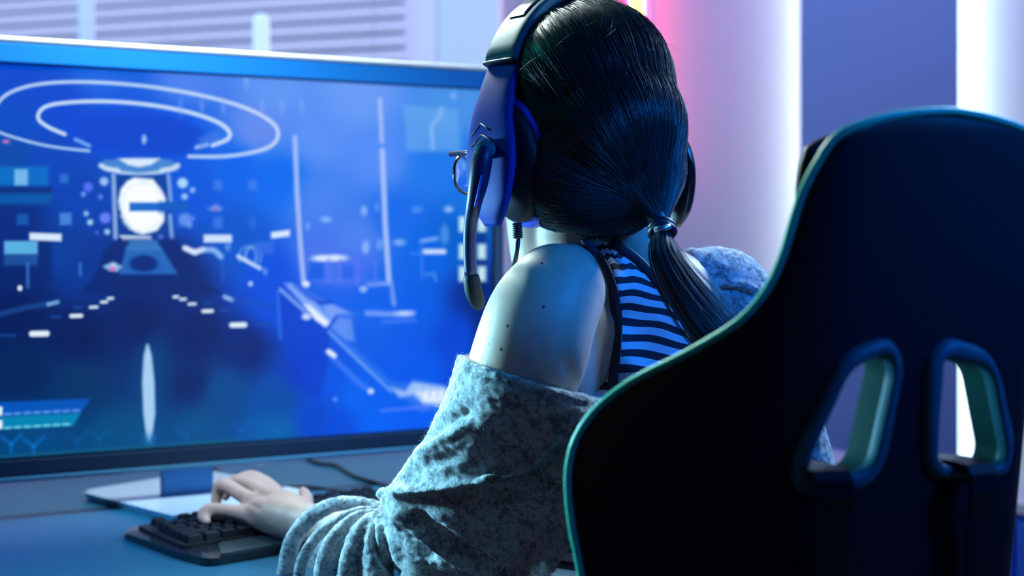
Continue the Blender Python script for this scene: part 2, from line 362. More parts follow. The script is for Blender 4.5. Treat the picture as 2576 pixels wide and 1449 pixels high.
def line(pts, wd, col, a=1, s=1.5, cm=True):
    q_ = catmull(pts, 5) if cm and len(pts) > 2 else np.array(pts, float); e = wd/2+3*s
    w_ = sub(*(q_.min(0)-e), *(q_.max(0)+e)); d, t = seg_dist(gx[w_], gy[w_], q_); paint(w_, sm(d-wd/2, s)*a, col)
def dot(x, y, rx, ry, col, a=1, s=2):
    w_ = sub(x-rx*2-4*s, y-ry*2-4*s, x+rx*2+4*s, y+ry*2+4*s)
    paint(w_, sm((np.hypot((gx[w_]-x)/rx, (gy[w_]-y)/ry)-1)*min(rx, ry), s)*a, col)
def rect(x0, y0, x1, y1, col, a=1, s=2, sl=0): poly([(x0, y0), (x1, y0+sl), (x1, y1+sl), (x0, y1)], col, a, s)
def arc(cx, cy, rx, ry, a0, a1, rot=0):
    t = np.radians(np.linspace(a0, a1, 60)); x = rx*np.cos(t); y = ry*np.sin(t); r = math.radians(rot)
    return np.c_[cx+x*math.cos(r)-y*math.sin(r), cy+x*math.sin(r)+y*math.cos(r)]
WH = (215, 232, 250)
# left dim structures
rect(-600, 470, 130, 515, (0, 40, 118), .8, 6); rect(-600, 418, 122, 466, (0, 120, 205), .75, 5); rect(-600, 486, 130, 514, (0, 105, 190), .7, 6)
rect(36, 425, 70, 466, (120, 185, 235), .95, 3); rect(150, 437, 172, 460, (60, 125, 215), .7, 4)
rect(10, 606, 96, 640, (90, 175, 225), 1, 3); rect(10, 640, 96, 668, (50, 120, 190), .5, 5)
rect(96, 600, 130, 712, (0, 34, 110), .7, 5); rect(-700, 600, -60, 690, (30, 110, 180), .7, 6)
# ceiling rings and saucer
poly(arc(335, 335, 182, 62, 0, 360, 4), (0, 70, 214), .75, 6); 
poly([(190, 300), (300, 292), (420, 296), (505, 330), (470, 385), (240, 375), (200, 345)], (0, 68, 205), .9, 6)
line([(-25, 330), (-20, 285), (15, 238), (90, 212), (200, 205), (330, 212), (450, 228), (560, 252), (640, 280), (690, 312), (700, 342), (680, 368), (630, 384), (560, 393), (476, 393)], 9, WH, .85, 2.5)
line([(-25, 322), (20, 340), (90, 360), (150, 371), (224, 379)], 7, (190, 220, 248), .9, 2.5)
line([(163, 337), (120, 318), (96, 296), (110, 270), (160, 258), (260, 254), (370, 262), (470, 280), (545, 305), (577, 330), (572, 350), (535, 365)], 10, WH, .92, 2.5)
line([(190, 350), (225, 366)], 9, (150, 190, 245), .8, 3, False); line([(495, 370), (522, 363)], 9, (190, 215, 250), .9, 3, False)
poly([(500, 345), (545, 330), (560, 350), (500, 372)], (90, 130, 235), .5, 5)
dot(363, 350, 6, 12, (170, 205, 250), .9, 3)
for x in (455, 508, 562, 660, 710, 760): dot(x, 268, 5, 16, (140, 175, 248), .5, 5)
for y in (0, 1): dot(620+y*0, 200, 5, 18, (140, 175, 250), .4, 5)
# lift / reactor
poly([(250, 412), (262, 402), (300, 400), (340, 396), (400, 398), (430, 402), (452, 412), (450, 428), (405, 438), (300, 436), (262, 428)], (70, 135, 210), .95, 3)
poly([(296, 398), (405, 398), (380, 414), (350, 420), (322, 414)], WH, 1, 3)
line([(254, 416), (270, 424), (296, 428)], 12, (205, 225, 245), .95, 3); line([(448, 416), (432, 424), (408, 428)], 12, (205, 225, 245), .95, 3); line([(296, 432), (350, 438), (408, 432)], 8, (200, 222, 245), .9, 2.5)
rect(285, 440, 428, 600, (0, 60, 150), .85, 4)
line([(286, 440), (291, 598)], 11, (150, 180, 235), .9, 2.5, False); line([(424, 440), (430, 508)], 10, (150, 180, 238), .8, 2.5, False); line([(428, 542), (433, 598)], 10, (150, 180, 238), .8, 2.5, False)
poly([(320, 455), (338, 446), (385, 450), (405, 475), (418, 500), (412, 535), (414, 555), (396, 580), (360, 590), (330, 578), (308, 545), (298, 505), (304, 475)], (250, 253, 255), 1, 4)
for i in range(26): 
    a_ = i*2.4; dot(358+52*math.cos(a_), 520+62*math.sin(a_), 7, 6, (225, 240, 252), .7, 4)
rect(326, 509, 470, 531, (22, 105, 205), 1, 2.5); rect(400, 506, 470, 535, (0, 78, 185), .6, 6)
poly([(300, 592), (380, 594), (386, 612), (350, 606), (312, 608)], (240, 248, 252), 1, 3)
for x, y, r, c_ in [(262, 456, 11, 200), (460, 460, 13, 225), (222, 470, 12, 110), (210, 488, 6, 160), (485, 478, 7, 190), (465, 494, 8, 205), (253, 495, 6, 130), (217, 537, 6, 215), (227, 559, 7, 235), (270, 583, 7, 225), (265, 548, 14, 130), (466, 552, 15, 160), (485, 549, 6, 130), (477, 565, 7, 170), (545, 520, 9, 90), (405, 597, 6, 140), (244, 585, 4, 110)]:
    dot(x, y, r, r, (c_*.85, min(255, c_*1.02), 250), .9, 4)
for x in (549, 636): rect(x-11, 452, x+11, 478, (70, 125, 235), .75, 4); rect(x-12 if x < 600 else x-9, 545, x+12 if x < 600 else x+9, 575, (70, 125, 235), .7 if x < 600 else .4, 5)
rect(150, 535, 180, 566, (80, 140, 225), .85, 4); rect(42, 538, 72, 566, (15, 90, 180), .9, 4); rect(448, 537, 482, 572, (70, 130, 225), .5, 4)
poly([(520, 524), (545, 514), (562, 524), (556, 532), (530, 530)], (110, 150, 225), .8, 3); dot(541, 526, 5, 3, (215, 90, 190), .8, 2)
dot(16, 357, 12, 6, (95, 120, 190), .6, 4); dot(15, 355, 8, 4, (225, 110, 190), .9, 2)
# signs
rect(74, 585, 155, 604, WH, 1, 2.5, 3); rect(513, 590, 584, 610, (205, 225, 250), 1, 2.5); rect(683, 584, 730, 600, WH, 1, 2.5, -6)
# central vehicle
poly([(235, 700), (262, 630), (300, 600), (440, 600), (480, 640), (505, 700), (560, 740), (200, 740)], (0, 34, 115), .8, 6)
poly([(318, 620), (405, 620), (448, 690), (300, 690)], (35, 105, 190), .95, 4); poly([(328, 603), (395, 603), (408, 630), (316, 630)], (55, 120, 195), .9, 4)
dot(362, 664, 36, 22, (0, 40, 128), 1, 4); line(arc(362, 662, 46, 24, 20, 160), 8, (20, 90, 180), .8, 3)
poly([(258, 670), (285, 658), (308, 670), (296, 684), (275, 682)], (150, 195, 235), .9, 3); dot(283, 676, 7, 5, (235, 95, 190), 1, 2); dot(286, 668, 6, 4, (200, 225, 245), .8, 2)
for x in (70, 202): line([(x, 664), (x, 722 if x < 100 else 692)], 8, (60, 125, 205), .75, 3, False)
dot(50, 725, 6, 7, (235, 245, 250), 1, 2); dot(631, 714, 6, 6, (180, 205, 245), 1, 2); line([(560, 650), (562, 705)], 6, (50, 100, 210), .6, 3, False)
# bright bits on the right of the vehicle
line([(466, 624), (490, 635)], 14, WH, 1, 3, False); line([(495, 633), (512, 628)], 14, WH, .95, 3, False); line([(520, 628), (540, 630), (556, 645)], 14, (150, 190, 250), .9, 4)
dot(574, 620, 7, 12, (120, 165, 240), .7, 4); line(arc(630, 645, 28, 26, 150, 400), 5, (110, 165, 240), .8, 3); line(arc(632, 645, 14, 22, 150, 400), 5, (160, 195, 245), .8, 3)
line([(600, 645), (655, 675)], 9, WH, .95, 3, False); rect(640, 608, 690, 640, (60, 110, 225), .7, 5); dot(668, 683, 6, 10, (110, 150, 240), .8, 3)
# floor lights
for x, y, w_ in [(278, 751, 9), (262, 760, 11), (236, 773, 14), (192, 795, 20), (99, 840, 30), (443, 747, 8), (461, 753, 10), (484, 765, 13), (523, 783, 18), (600, 818, 26)]:
    line([(x-w_*.62, y+.4), (x+w_*.62, y-.4)], max(7, w_*.5), (225, 240, 252), 1, 2, False)
for x, y, w_ in [(140, 797, 16), (196, 774, 12), (20, 844, 24), (566, 782, 14), (520, 763, 10), (664, 816, 20), (-90, 900, 30)]: line([(x-w_*.7, y), (x+w_*.7, y)], 6, (20, 80, 165), .8, 3, False)
line([(-200, 840), (0, 790), (70, 773), (120, 765)], 13, (25, 90, 165), .6, 4, False); line([(122, 766), (145, 760)], 10, (130, 185, 230), .9, 3, False)
line([(566, 747), (585, 755)], 10, (160, 195, 245), .95, 3, False); line([(590, 755), (700, 775)], 10, (20, 75, 180), .6, 4, False)
# pointed light streak and halo
poly([(352, 880), (400, 840), (420, 900), (425, 1000), (400, 1100), (340, 1110), (330, 960)], (0, 88, 150), .35, 26)
poly([(369, 866), (362, 895), (358, 960), (361, 1040), (368, 1095), (375, 1112), (384, 1092), (391, 1040), (389, 960), (382, 895), (374, 866)], (165, 205, 242), 1, 3)
dot(376, 1105, 14, 16, (60, 140, 205), .5, 9)
# status panel, bars without lettering
poly([(-260, 1022), (228, 1004), (203, 1040), (-260, 1062)], (0, 88, 195), .9, 3); poly([(-260, 1062), (203, 1040), (184, 1073), (-260, 1092)], (0, 130, 180), 1, 3)
for k in range(8): x = 20+k*24.5; line([(x-8, 1043-(x)*.052+.9), (x+7, 1043-x*.052)], 5, (110, 165, 240), .95, 2, False)
for k in range(7): x = 20+k*24.5; line([(x-8, 1078-x*.06+.9), (x+7, 1078-x*.06)], 5, (120, 220, 235), 1, 2, False)
rect(-14, 1024, 6, 1046, (225, 240, 250), 1, 2); rect(-14, 1058, 6, 1080, (225, 240, 250), 1, 2)
for x, y in [(28, 1118), (85, 1124), (195, 1108), (250, 1104), (-40, 1112), (470, 1098), (610, 1085), (700, 1088)]:
    f = .6 if x < 120 else .18
    for e in [(-26, -18), (26, -24), (0, 22)]: line([(x, y), (x+e[0], y+e[1])], 7, (10, 120, 215), f, 4, False)
line([(-900, 1205), (0, 1150), (600, 1108)], 5, (20, 105, 125), .7, 3, False)
# right half: door frames
line([(743, 345), (748, 480), (757, 620), (765, 712)], 12, (165, 190, 248), .95, 3, False)
line([(957, 250), (962, 355)], 12, (165, 190, 248), .85, 3, False); line([(963, 378), (970, 560), (980, 712)], 13, (170, 195, 250), .95, 3, False)
line([(928, 717), (985, 713), (992, 765)], 11, (130, 165, 248), .9, 3, False); dot(771, 715, 9, 8, (220, 235, 255), 1, 3); dot(915, 728, 10, 8, (225, 238, 255), 1, 3)
poly([(1015, 262), (1152, 275), (1162, 382), (1025, 380)], (105, 170, 238), .65, 7); line([(1112, 272), (1106, 295), (1088, 318), (1090, 372)], 10, (135, 185, 248), .8, 4)
dot(1142, 240, 8, 9, (135, 180, 245), .7, 4)
for x, y, rx, ry, a_ in [(821, 552, 13, 7, .8), (917, 530, 8, 12, .8), (921, 622, 9, 16, .8), (957, 615, 8, 14, .5), (775, 568, 6, 11, .5), (950, 520, 6, 12, .4), (1006, 610, 15, 8, .75), (1050, 527, 13, 8, .4), (1130, 526, 11, 8, .9), (1120, 590, 11, 26, .45)]: dot(x, y, rx, ry, (150, 190, 250), a_, 4)
dot(812, 650, 26, 8, WH, 1, 4); dot(846, 649, 28, 8, WH, 1, 4)
for x in (828, 858, 900, 945): line([(x, 655), (x, 712)], 8, (90, 120, 245), .6, 4, False)
rect(780, 660, 815, 705, (0, 85, 225), .7, 5); rect(862, 668, 892, 705, (10, 90, 230), .5, 5); line([(790, 706), (960, 706)], 6, (95, 125, 245), .5, 4, False)
line([(1062, 606), (1100, 600)], 9, (150, 190, 250), .8, 3, False); line([(1070, 633), (1118, 633)], 12, (205, 225, 252), 1, 3, False); line([(1060, 610), (1064, 700)], 7, (90, 130, 245), .6, 3, False); line([(1074, 690), (1094, 688), (1098, 706)], 6, (110, 155, 245), .7, 3, False); line([(1035, 638), (1062, 636)], 6, (95, 140, 245), .6, 4, False)
rect(1190, 560, 1230, 1100, (0, 30, 105), .6, 12)
for y in (565, 634, 690): rect(1156, y-20, 1178, y+18, (200, 240, 245), .95, 4); rect(1203, y-20, 1224, y+18, (200, 240, 245), .95, 4)
rect(785, 720, 985, 780, (0, 90, 232), .4, 8)
# the gun
poly([(698, 712), (722, 716), (800, 770), (830, 830), (830, 900), (805, 1005), (780, 1000), (750, 930), (712, 870), (700, 800)], (0, 62, 205), .85, 4)
poly([(712, 716), (760, 722), (880, 790), (905, 792), (870, 800), (880, 860), (985, 960), (1120, 975), (1120, 1030), (1060, 1040), (900, 905), (830, 830)], (50, 115, 240), .75, 5)
line([(700, 735), (703, 790), (706, 850)], 7, (70, 125, 240), .7, 4); line([(706, 728), (770, 785)], 9, (150, 185, 250), .85, 4, False)
poly([(716, 712), (735, 712), (800, 765), (835, 808), (822, 826), (790, 800), (762, 765)], (140, 178, 250), .85, 4)
poly([(765, 765), (780, 768), (835, 815), (822, 824), (795, 806)], (230, 240, 255), 1, 4)
poly([(735, 718), (835, 762), (800, 762), (778, 755)], (55, 100, 225), .9, 3); line([(800, 762), (835, 760)], 6, (0, 60, 190), .9, 3, False)
poly([(836, 765), (890, 790), (850, 790), (832, 812), (812, 770)], (130, 168, 248), .85, 4); line([(825, 825), (848, 797)], 7, (0, 70, 205), .9, 3, False)
poly([(850, 800), (885, 800), (895, 860), (870, 855), (835, 825)], (105, 150, 245), .8, 5); dot(772, 797, 12, 8, (200, 220, 252), 1, 3)
line([(828, 835), (900, 905), (985, 985)], 7, (140, 180, 250), .75, 3, False); line([(826, 888), (900, 960), (932, 985)], 14, (85, 130, 245), .65, 5, False)
line([(828, 885), (842, 895)], 12, (235, 244, 255), 1, 3, False); dot(934, 985, 7, 7, (210, 225, 255), 1, 3); dot(844, 1005, 6, 5, (120, 165, 245), .8, 3)
line([(925, 788), (1020, 792), (1040, 788)], 13, (130, 165, 248), .85, 4, False); line([(965, 810), (1045, 806)], 8, (95, 130, 245), .7, 4, False); dot(1018, 788, 20, 6, (215, 228, 255), .8, 4)
poly([(985, 975), (1020, 985), (1040, 960), (1120, 972), (1150, 1000), (1120, 1025), (1070, 1018), (1040, 995), (1005, 1000)], (180, 208, 250), .85, 6)
poly([(1050, 985), (1120, 982), (1125, 1012), (1065, 1012)], (232, 243, 255), .9, 5)
for x in (1065, 1085, 1105): line([(x, 975), (x-4, 1000)], 3, (120, 170, 245), .7, 3, False)
line([(960, 1034), (1075, 1024)], 7, (105, 135, 248), .7, 3, False)
img = np.clip(img, 0, 255)/255
im = bpy.data.images.new('screen_picture', TW, TH); im.colorspace_settings.name = 'sRGB'
buf = np.ones((TH, TW, 4), np.float32); buf[..., :3] = img; im.pixels.foreach_set(buf.ravel()); im.update(); im.pack()
M_scr = bpy.data.materials.new('screen_light'); M_scr.use_nodes = True; nt = M_scr.node_tree; b = nt.nodes['Principled BSDF']
tx = nt.nodes.new('ShaderNodeTexImage'); tx.image = im; tx.extension = 'EXTEND'
nt.links.new(tx.outputs[0], b.inputs['Emission Color']); b.inputs['Emission Strength'].default_value = 1.0
b.inputs['Base Color'].default_value = (.002, .002, .003, 1); b.inputs['Roughness'].default_value = .45; b.inputs['Specular IOR Level'].default_value = .2
sv = []
for off in (-.0015, -.02):
    for u_, z_ in ((suL, SZB), (suR, SZB), (suR, SZT), (suL, SZT)): v = MO+U*u_+N_*off; v.z = z_; sv.append(v)
sme = mesh(sv, [(0, 1, 2, 3), (7, 6, 5, 4), (0, 4, 5, 1), (1, 5, 6, 2), (2, 6, 7, 3), (3, 7, 4, 0)])
uvl = sme.uv_layers.new(name='uv'); 
for i, uv in enumerate([(0, 0), (1, 0), (1, 1), (0, 1)]): uvl.data[i].uv = uv
link('screen', sme, M_scr, mon, False)['label'] = 'glowing screen with the blue game picture'

# ---------------------------------------------------------------- gaming chair
CA = math.radians(25); CE = Vector((math.cos(CA), math.sin(CA), 0)); CF = Vector((-math.sin(CA), math.cos(CA), 0)); CO = Vector((.332, 1.0, 0))
wing = lambda s: 8.0*min(.08, max(0, abs(s)-.08))**2+1.28*max(0, abs(s)-.16)       # bucket sides fold forward
LEAN = .12
def CP(s, z, f=0): v = CO+CE*s+CF*(wing(s)+f+LEAN*(1.15-z)); v.z = z; return v
def unchair(px, py, f=0):
    """chair-back coordinates (s, z) of a pixel"""
    z = 1.0
    for _ in range(8):
        lo, hi = -.40, .165
        for _k in range(40):
            m_ = (lo+hi)/2; v = CP(m_, z, f); lo, hi = (m_, hi) if v.x/v.y < (px-CX)/F else (lo, m_)
        z = CAMZ-(py-HY)/F*CP(lo, z, f).y
    return lo, z
edge = [(2080,365),(2040,415),(2000,505),(1975,600),(1955,665),(1925,728),(1870,798),(1780,862),(1680,908),(1600,945),(1540,982),(1480,1040),(1443,1100),(1428,1150),(1424,1210),(1432,1300),(1450,1400),(1465,1449)]
ed = sorted([(z, -s) for s, z in (unchair(*e) for e in edge)])
ez = np.array([e[0] for e in ed]); ew = np.array([e[1] for e in ed])-.0
ztop = unchair(2265, 275)[1]; sc_ = .0                      # crown of the head part
def wid(z):
    if z < ez[0]: t = (ez[0]-z)/(ez[0]-.46); return ew[0]*(1-t)+.21*t
    if z > ez[-1]: t = (z-ez[-1])/(ztop-ez[-1]); return ew[-1]*max(0, 1-t**1.8)**.6
    return float(np.interp(z, ez, ew))
zs = np.r_[np.linspace(.47, ez[-1], 90), ez[-1]+(ztop-ez[-1])*np.sin(np.linspace(0, math.pi/2, 18))[1:]]
ws_ = np.array([wid(z) for z in zs]); k = np.array([1, 2, 3, 2, 1])/9; m_ = (zs < ez[-1]-.01); wsm = np.convolve(np.pad(ws_, 2, 'edge'), k, 'valid'); ws_[m_] = wsm[m_]
def back_shell(th, f0, shrink, power=4, ext=0):
    NU = 56; us = np.sin(np.linspace(-math.pi/2, math.pi/2, NU)); V = []; Fs = []
    for side in (1, -1):
        for i, z in enumerate(zs):
            for u_ in us:
                w_ = max(ws_[i]-shrink, .0005); tz = max(0, 1-max(0, (z-(ztop-.03))/.03)**power)**.5
                t = th/2*max(0, 1-abs(u_)**(w_/.006+2))**.5*max(tz, .02); e_ = ext*min(1, max(0, (z-1.17)/.05)); V.append(CP(u_*w_, z-shrink*(z-1.0)*2, f0-side*t+e_))
    n = len(zs)*NU
    for sd_ in range(2):
        for i in range(len(zs)-1):
            for j in range(NU-1):
                q = (sd_*n+i*NU+j, sd_*n+i*NU+j+1, sd_*n+(i+1)*NU+j+1, sd_*n+(i+1)*NU+j); Fs.append(q if sd_ == 0 else q[::-1])
    bm = bmesh.new(); vv = [bm.verts.new(v) for v in V]
    for q in Fs: bm.faces.new([vv[i] for i in q])
    bm.verts.ensure_lookup_table()
    for j in range(NU-1): bm.faces.new((vv[j+1], vv[j], vv[n+j], vv[n+j+1]))
    bmesh.ops.remove_doubles(bm, verts=bm.verts, dist=.0006); bmesh.ops.dissolve_degenerate(bm, edges=bm.edges, dist=1e-5)
    return bm_mesh(bm)
def rounded(pts, r, n=7):
    out = []; pts = [np.array(p, float) for p in pts]
    for i, p in enumerate(pts):
        a, b = pts[i-1]-p, pts[(i+1) % len(pts)]-p; la, lb = np.linalg.norm(a), np.linalg.norm(b); rr = min(r, la*.45, lb*.45)
        p0, p1 = p+a/la*rr, p+b/lb*rr
        for t in np.linspace(0, 1, n): out.append((1-t)**2*p0+2*t*(1-t)*p+t*t*p1)
    return np.array(out)
hole_in = [[(2124,926),(2222,884),(2236,935),(2180,1183),(2024,1196),(2030,1140)], [(2360,908),(2380,898),(2476,920),(2516,1130),(2508,1166),(2345,1172),(2346,1080)]]
hole_out = [[(2108,888),(2228,842),(2266,905),(2205,1225),(1990,1245),(1990,1140)], [(2325,905),(2378,845),(2490,882),(2540,1110),(2528,1198),(2325,1204),(2318,1080)]]
M_lea = mat('black_leather', (.004, .009, .018), .50, bump=(320, .12, .0006), spec=.25)
M_lea2 = mat('black_leather_glossy', (.005, .010, .018), .38, bump=(320, .08, .0005))
M_piping = mat('piping', (.01, .55, .38), .4)
M_bez = mat('slot_plastic', (.012, .11, .16), .45, spec=.35); M_lin = mat('slot_lining', (.003, .038, .038), .7, spec=.06)
chair = thing('gaming_chair', 'black bucket gaming chair with two slots in its high back', 'chair', (CO.x-.1, CO.y+.25, 0))
TH_ = .016
o1 = link('backrest_shell', back_shell(TH_, 0, 0), M_lea, chair)
o2 = link('backrest_cushion', back_shell(.012, .012, .008, ext=.03), M_lea2, chair)
HI = [rounded([unchair(*p, -TH_/2) for p in h], .016) for h in hole_in]; HO = [rounded([unchair(*p, -TH_/2) for p in h], .030) for h in hole_out]
# slot tunnels cut through both layers
for h in HI:
    g = h.mean(0); V = []; n = len(h)
    for f in (-.09, .16):
        for p in h: V.append(CP(*(g+(p-g)*1.03), f))
    cut = link('cutter', mesh(V, [tuple(range(n))[::-1], tuple(range(n, 2*n))]+[(i, (i+1) % n, n+(i+1) % n, n+i) for i in range(n)]), M_bez)
    bm = bmesh.new(); bm.from_mesh(cut.data); bmesh.ops.triangulate(bm, faces=bm.faces); bmesh.ops.recalc_face_normals(bm, faces=bm.faces); bm.to_mesh(cut.data); bm.free()
    for o in (o1, o2):
        m = o.modifiers.new('b', 'BOOLEAN'); m.operation = 'DIFFERENCE'; m.object = cut; m.solver = 'EXACT'; bake(o)
    bpy.data.objects.remove(cut)
for h, ho in zip(HI, HO):
    n = len(h); prof = [(1.0, -TH_/2+.002, ho), (1.0, -TH_/2-.004, ho), (.93, -TH_/2-.008, ho), (1.07, -TH_/2-.009, h), (1.0, -TH_/2-.006, h), (.985, -TH_/2+.002, h)]; prof2 = [(1.0, -TH_/2-.005, h), (.985, -TH_/2+.002, h), (.985, .006, h), (.98, .017, h), (1.01, .0195, h)]
    g = h.mean(0); par_ = chair
    for pf, nm_, mt in ((prof, 'slot_bezel', M_bez), (prof2, 'slot_lining', M_lin)):
        V = []; Fs = []
        for sc, f, src in pf:
            for p in src: V.append(CP(*(g+(p-g)*sc), f))
        for r_ in range(len(pf)-1):
            for i in range(n): j = (i+1) % n; Fs.append((r_*n+i, r_*n+j, (r_+1)*n+j, (r_+1)*n+i))
        me = mesh(V, Fs); bm = bmesh.new(); bm.from_mesh(me); par_ = link(nm_, bm_mesh(bm), mt, par_)
# piping along the rim of shell
rim = [CP(-wid_, z, -.006) for z, wid_ in zip(zs, ws_+.0012)]+[CP(wid_, z, -.006) for z, wid_ in reversed(list(zip(zs, ws_+.0012)))]
link('piping', tube_me(catmull(rim[10:-10:3], 3), .0034, 8), M_piping, chair)
# belts over the lower edge of both slots
for pl in ([(2050, 1176), (2048, 1300), (2040, 1449), (2030, 1700)], [(2418, 1160), (2416, 1300), (2412, 1449), (2405, 1700)]):
    sz = [unchair(*p, -TH_/2) for p in pl]; hw = .0135
    path = [(sz[0][0], sz[0][1]-.002, .05), (sz[0][0], sz[0][1]+.002, .0), (sz[0][0], sz[0][1]+.001, -.028), (sz[0][0], sz[0][1]-.006, -.034), (sz[0][0], sz[0][1]-.02, -.036)]+[(a_, b_, -.031) for a_, b_ in sz[1:]]
    V = []; Fs = []
    for a_, b_, f in path:
        for e, g in ((-hw, 0), (hw, 0), (hw, .003), (-hw, .003)): V.append(CP(a_+e, b_-(g if f > -.03 else 0), f+(g if f <= -.03 else 0)))
    for i in range(len(path)-1):
        for j in range(4): q = (j+1) % 4; Fs.append((i*4+j, i*4+q, i*4+4+q, i*4+4+j))
    Fs += [(3, 2, 1, 0), tuple(len(V)-4+i for i in range(4))]
    link('strap', mesh(V, Fs), M_lea, chair, False)
# seat, column and wheeled foot
bm = bmesh.new(); sp = CO+CF*.30; box_bm(bm, (sp.x, sp.y, .405), (.50, .52, .10), CA, .04, seg=4); link('seat', bm_mesh(bm), M_lea2, chair)
link('gas_column', tube_me([(sp.x, sp.y, .10), (sp.x, sp.y, .36)], .03, 16), M_black, chair)
for k in range(5):
    an = k*2*math.pi/5+.3; d = Vector((math.cos(an), math.sin(an), 0))
    link('foot_arm', tube_me([sp*1+Vector((0, 0, .12)), sp+d*.15+Vector((0, 0, .105)), sp+d*.31+Vector((0, 0, .08))], [.03, .024, .018], 10), M_black, chair)
    c = sp+d*.31; bm = bmesh.new()
    bmesh.ops.create_cone(bm, cap_ends=True, segments=18, radius1=.028, radius2=.028, depth=.04, matrix=Matrix.Translation((c.x, c.y, .0285)) @ Matrix.Rotation(an+1.2, 4, 'Z') @ Matrix.Rotation(math.pi/2, 4, 'X'))
    link('caster_wheel', bm_mesh(bm), M_black, chair)
for sgn in (-1, 1):
    q = sp+CE*sgn*.21-CF*.23; link('hinge_bracket', tube_me([(q.x, q.y, .41), (q.x+CF.x*-.04, q.y-CF.y*.04, .50)], .02, 10), M_black, chair)

# ---------------------------------------------------------------- person
YW = math.radians(40); hf = Vector((-math.sin(YW), math.cos(YW), 0)); hl = Vector((-math.cos(YW), -math.sin(YW), 0)); hu = Vector((0, 0, 1))
HC = P(1512, 300, 1.40)
def HP(f, l, u): return HC+hf*f+hl*l+hu*u                 # head axes: forward, left ear, up
RH = np.array([hf[:], hl[:], hu[:]]).T
M_skin = bpy.data.materials.new('skin'); M_skin.use_nodes = True; nt = M_skin.node_tree; b = nt.nodes['Principled BSDF']
b.inputs['Roughness'].default_value = .48; b.inputs['Subsurface Weight'].default_value = .12; b.inputs['Subsurface Radius'].default_value = (.02, .008, .005); b.inputs['Subsurface Scale'].default_value = .4
b.inputs['Specular IOR Level'].default_value = .35
geo = nt.nodes.new('ShaderNodeTexCoord'); prev = None
r_ = ramp_noise(M_skin, 40, (.52, .36, .29), (.60, .43, .35)); prev = r_.outputs[0]
MOLES = []                                                # filled once the body exists
person = thing('person', 'seated person in striped tank top and wool cardigan, hand on keyboard', 'person', (HC.x-.05, HC.y-.05, 0))
B = Blob()
FP = lambda f, l, u: HP(f+.012, l, u-.028)
B.ball(HP(0.020, 0, .025), (.095, .073, .098), RH); B.ball(FP(0.065, 0, -.04), (.052, .055, .070), RH); B.ball(FP(0.082, 0, -.088), (.028, .032, .024), RH)
B.ball(FP(0.122, 0, -.03), (.014, .010, .018), RH); B.ball(FP(0.128, 0, -.038), (.010, .013, .008), RH); B.ball(FP(0.113, 0, -.064), (.008, .020, .005), RH); B.ball(FP(0.111, 0, -.074), (.008, .017, .006), RH)
for k in (-1, 1):
    B.ball(FP(0.095, k*.03, .012), (.016, .024, .010), RH); B.ball(FP(0.090, k*.036, -.036), (.018, .022, .022), RH)
    B.ball(FP(0.018, k*.076, -.012), (.016, .006, .029), RH)
# neck, shoulders, torso
B.pchain([(1500, 470, 1.41, 112), (1455, 590, 1.41, 118), (1480, 720, 1.42, 130)]); B.pchain([(1378, 520, 1.44, 108), (1376, 600, 1.43, 98), (1400, 700, 1.42, 105)]); B.pchain([(1560, 560, 1.41, 90), (1590, 640, 1.42, 100), (1640, 740, 1.45, 120)])
B.pchain([(1370, 735, 1.325, 102), (1450, 705, 1.37, 92), (1600, 720, 1.43, 110), (1780, 745, 1.50, 88), (1840, 790, 1.54, 84)])
B.pchain([(1640, 800, 1.455, 165), (1650, 950, 1.46, 175), (1650, 1150, 1.46, 175)])
B.pchain([(1500, 800, 1.42, 120), (1520, 960, 1.43, 130), (1560, 1150, 1.44, 140)])
B.pchain([(1780, 850, 1.52, 120), (1800, 1050, 1.52, 130), (1780, 1200, 1.52, 140)])
B.chain([(.10, 1.42, .92, .10), (.12, 1.36, .75, .11), (.16, 1.28, .60, .12)])
# left arm: shoulder cap, upper arm, elbow, forearm
B.pchain([(1400, 735, 1.315, 124), (1362, 800, 1.30, 140), (1330, 900, 1.30, 146), (1290, 1010, 1.32, 135), (1240, 1150, 1.37, 112), (1180, 1290, 1.43, 92)])
B.pchain([(1420, 800, 1.352, 108), (1405, 940, 1.354, 112), (1390, 1020, 1.36, 95)]); B.pchain([(1455, 840, 1.375, 110), (1450, 950, 1.38, 105), (1420, 1020, 1.38, 90)])
B.pchain([(1180, 1290, 1.43, 92), (1090, 1345, 1.46, 82), (960, 1345, 1.51, 66), (840, 1325, 1.57, 52), (770, 1312, 1.61, 47)])
# right arm
B.pchain([(1850, 770, 1.53, 95), (1905, 900, 1.53, 85), (1960, 1080, 1.53, 75), (1950, 1200, 1.57, 66)]); B.pchain([(1950, 1200, 1.57, 66), (1750, 1215, 1.72, 52), (1570, 1215, 1.86, 38)])
# hand: palm, four curled fingers, thumb
B.pchain([(790, 1316, 1.60, 46), (730, 1300, 1.635, 50), (680, 1290, 1.66, 44), (650, 1288, 1.68, 36)]); B.pchain([(790, 1310, 1.615, 38), (725, 1272, 1.665, 38), (668, 1250, 1.70, 30)]); B.pchain([(760, 1320, 1.62, 40), (690, 1318, 1.65, 30), (645, 1306, 1.67, 24)])
B.pchain([(640, 1300, 1.672, 24), (580, 1286, 1.69, 19), (528, 1282, 1.70, 19), (510, 1298, 1.70, 16), (520, 1312, 1.68, 13)], 5)      # little finger
B.pchain([(655, 1272, 1.69, 25), (610, 1245, 1.71, 21), (562, 1219, 1.73, 20), (548, 1240, 1.735, 18), (543, 1272, 1.73, 14)], 5)         # ring finger
B.pchain([(672, 1250, 1.715, 24), (640, 1222, 1.74, 21), (598, 1208, 1.765, 18), (575, 1222, 1.775, 16), (568, 1250, 1.775, 13)], 5)      # middle finger
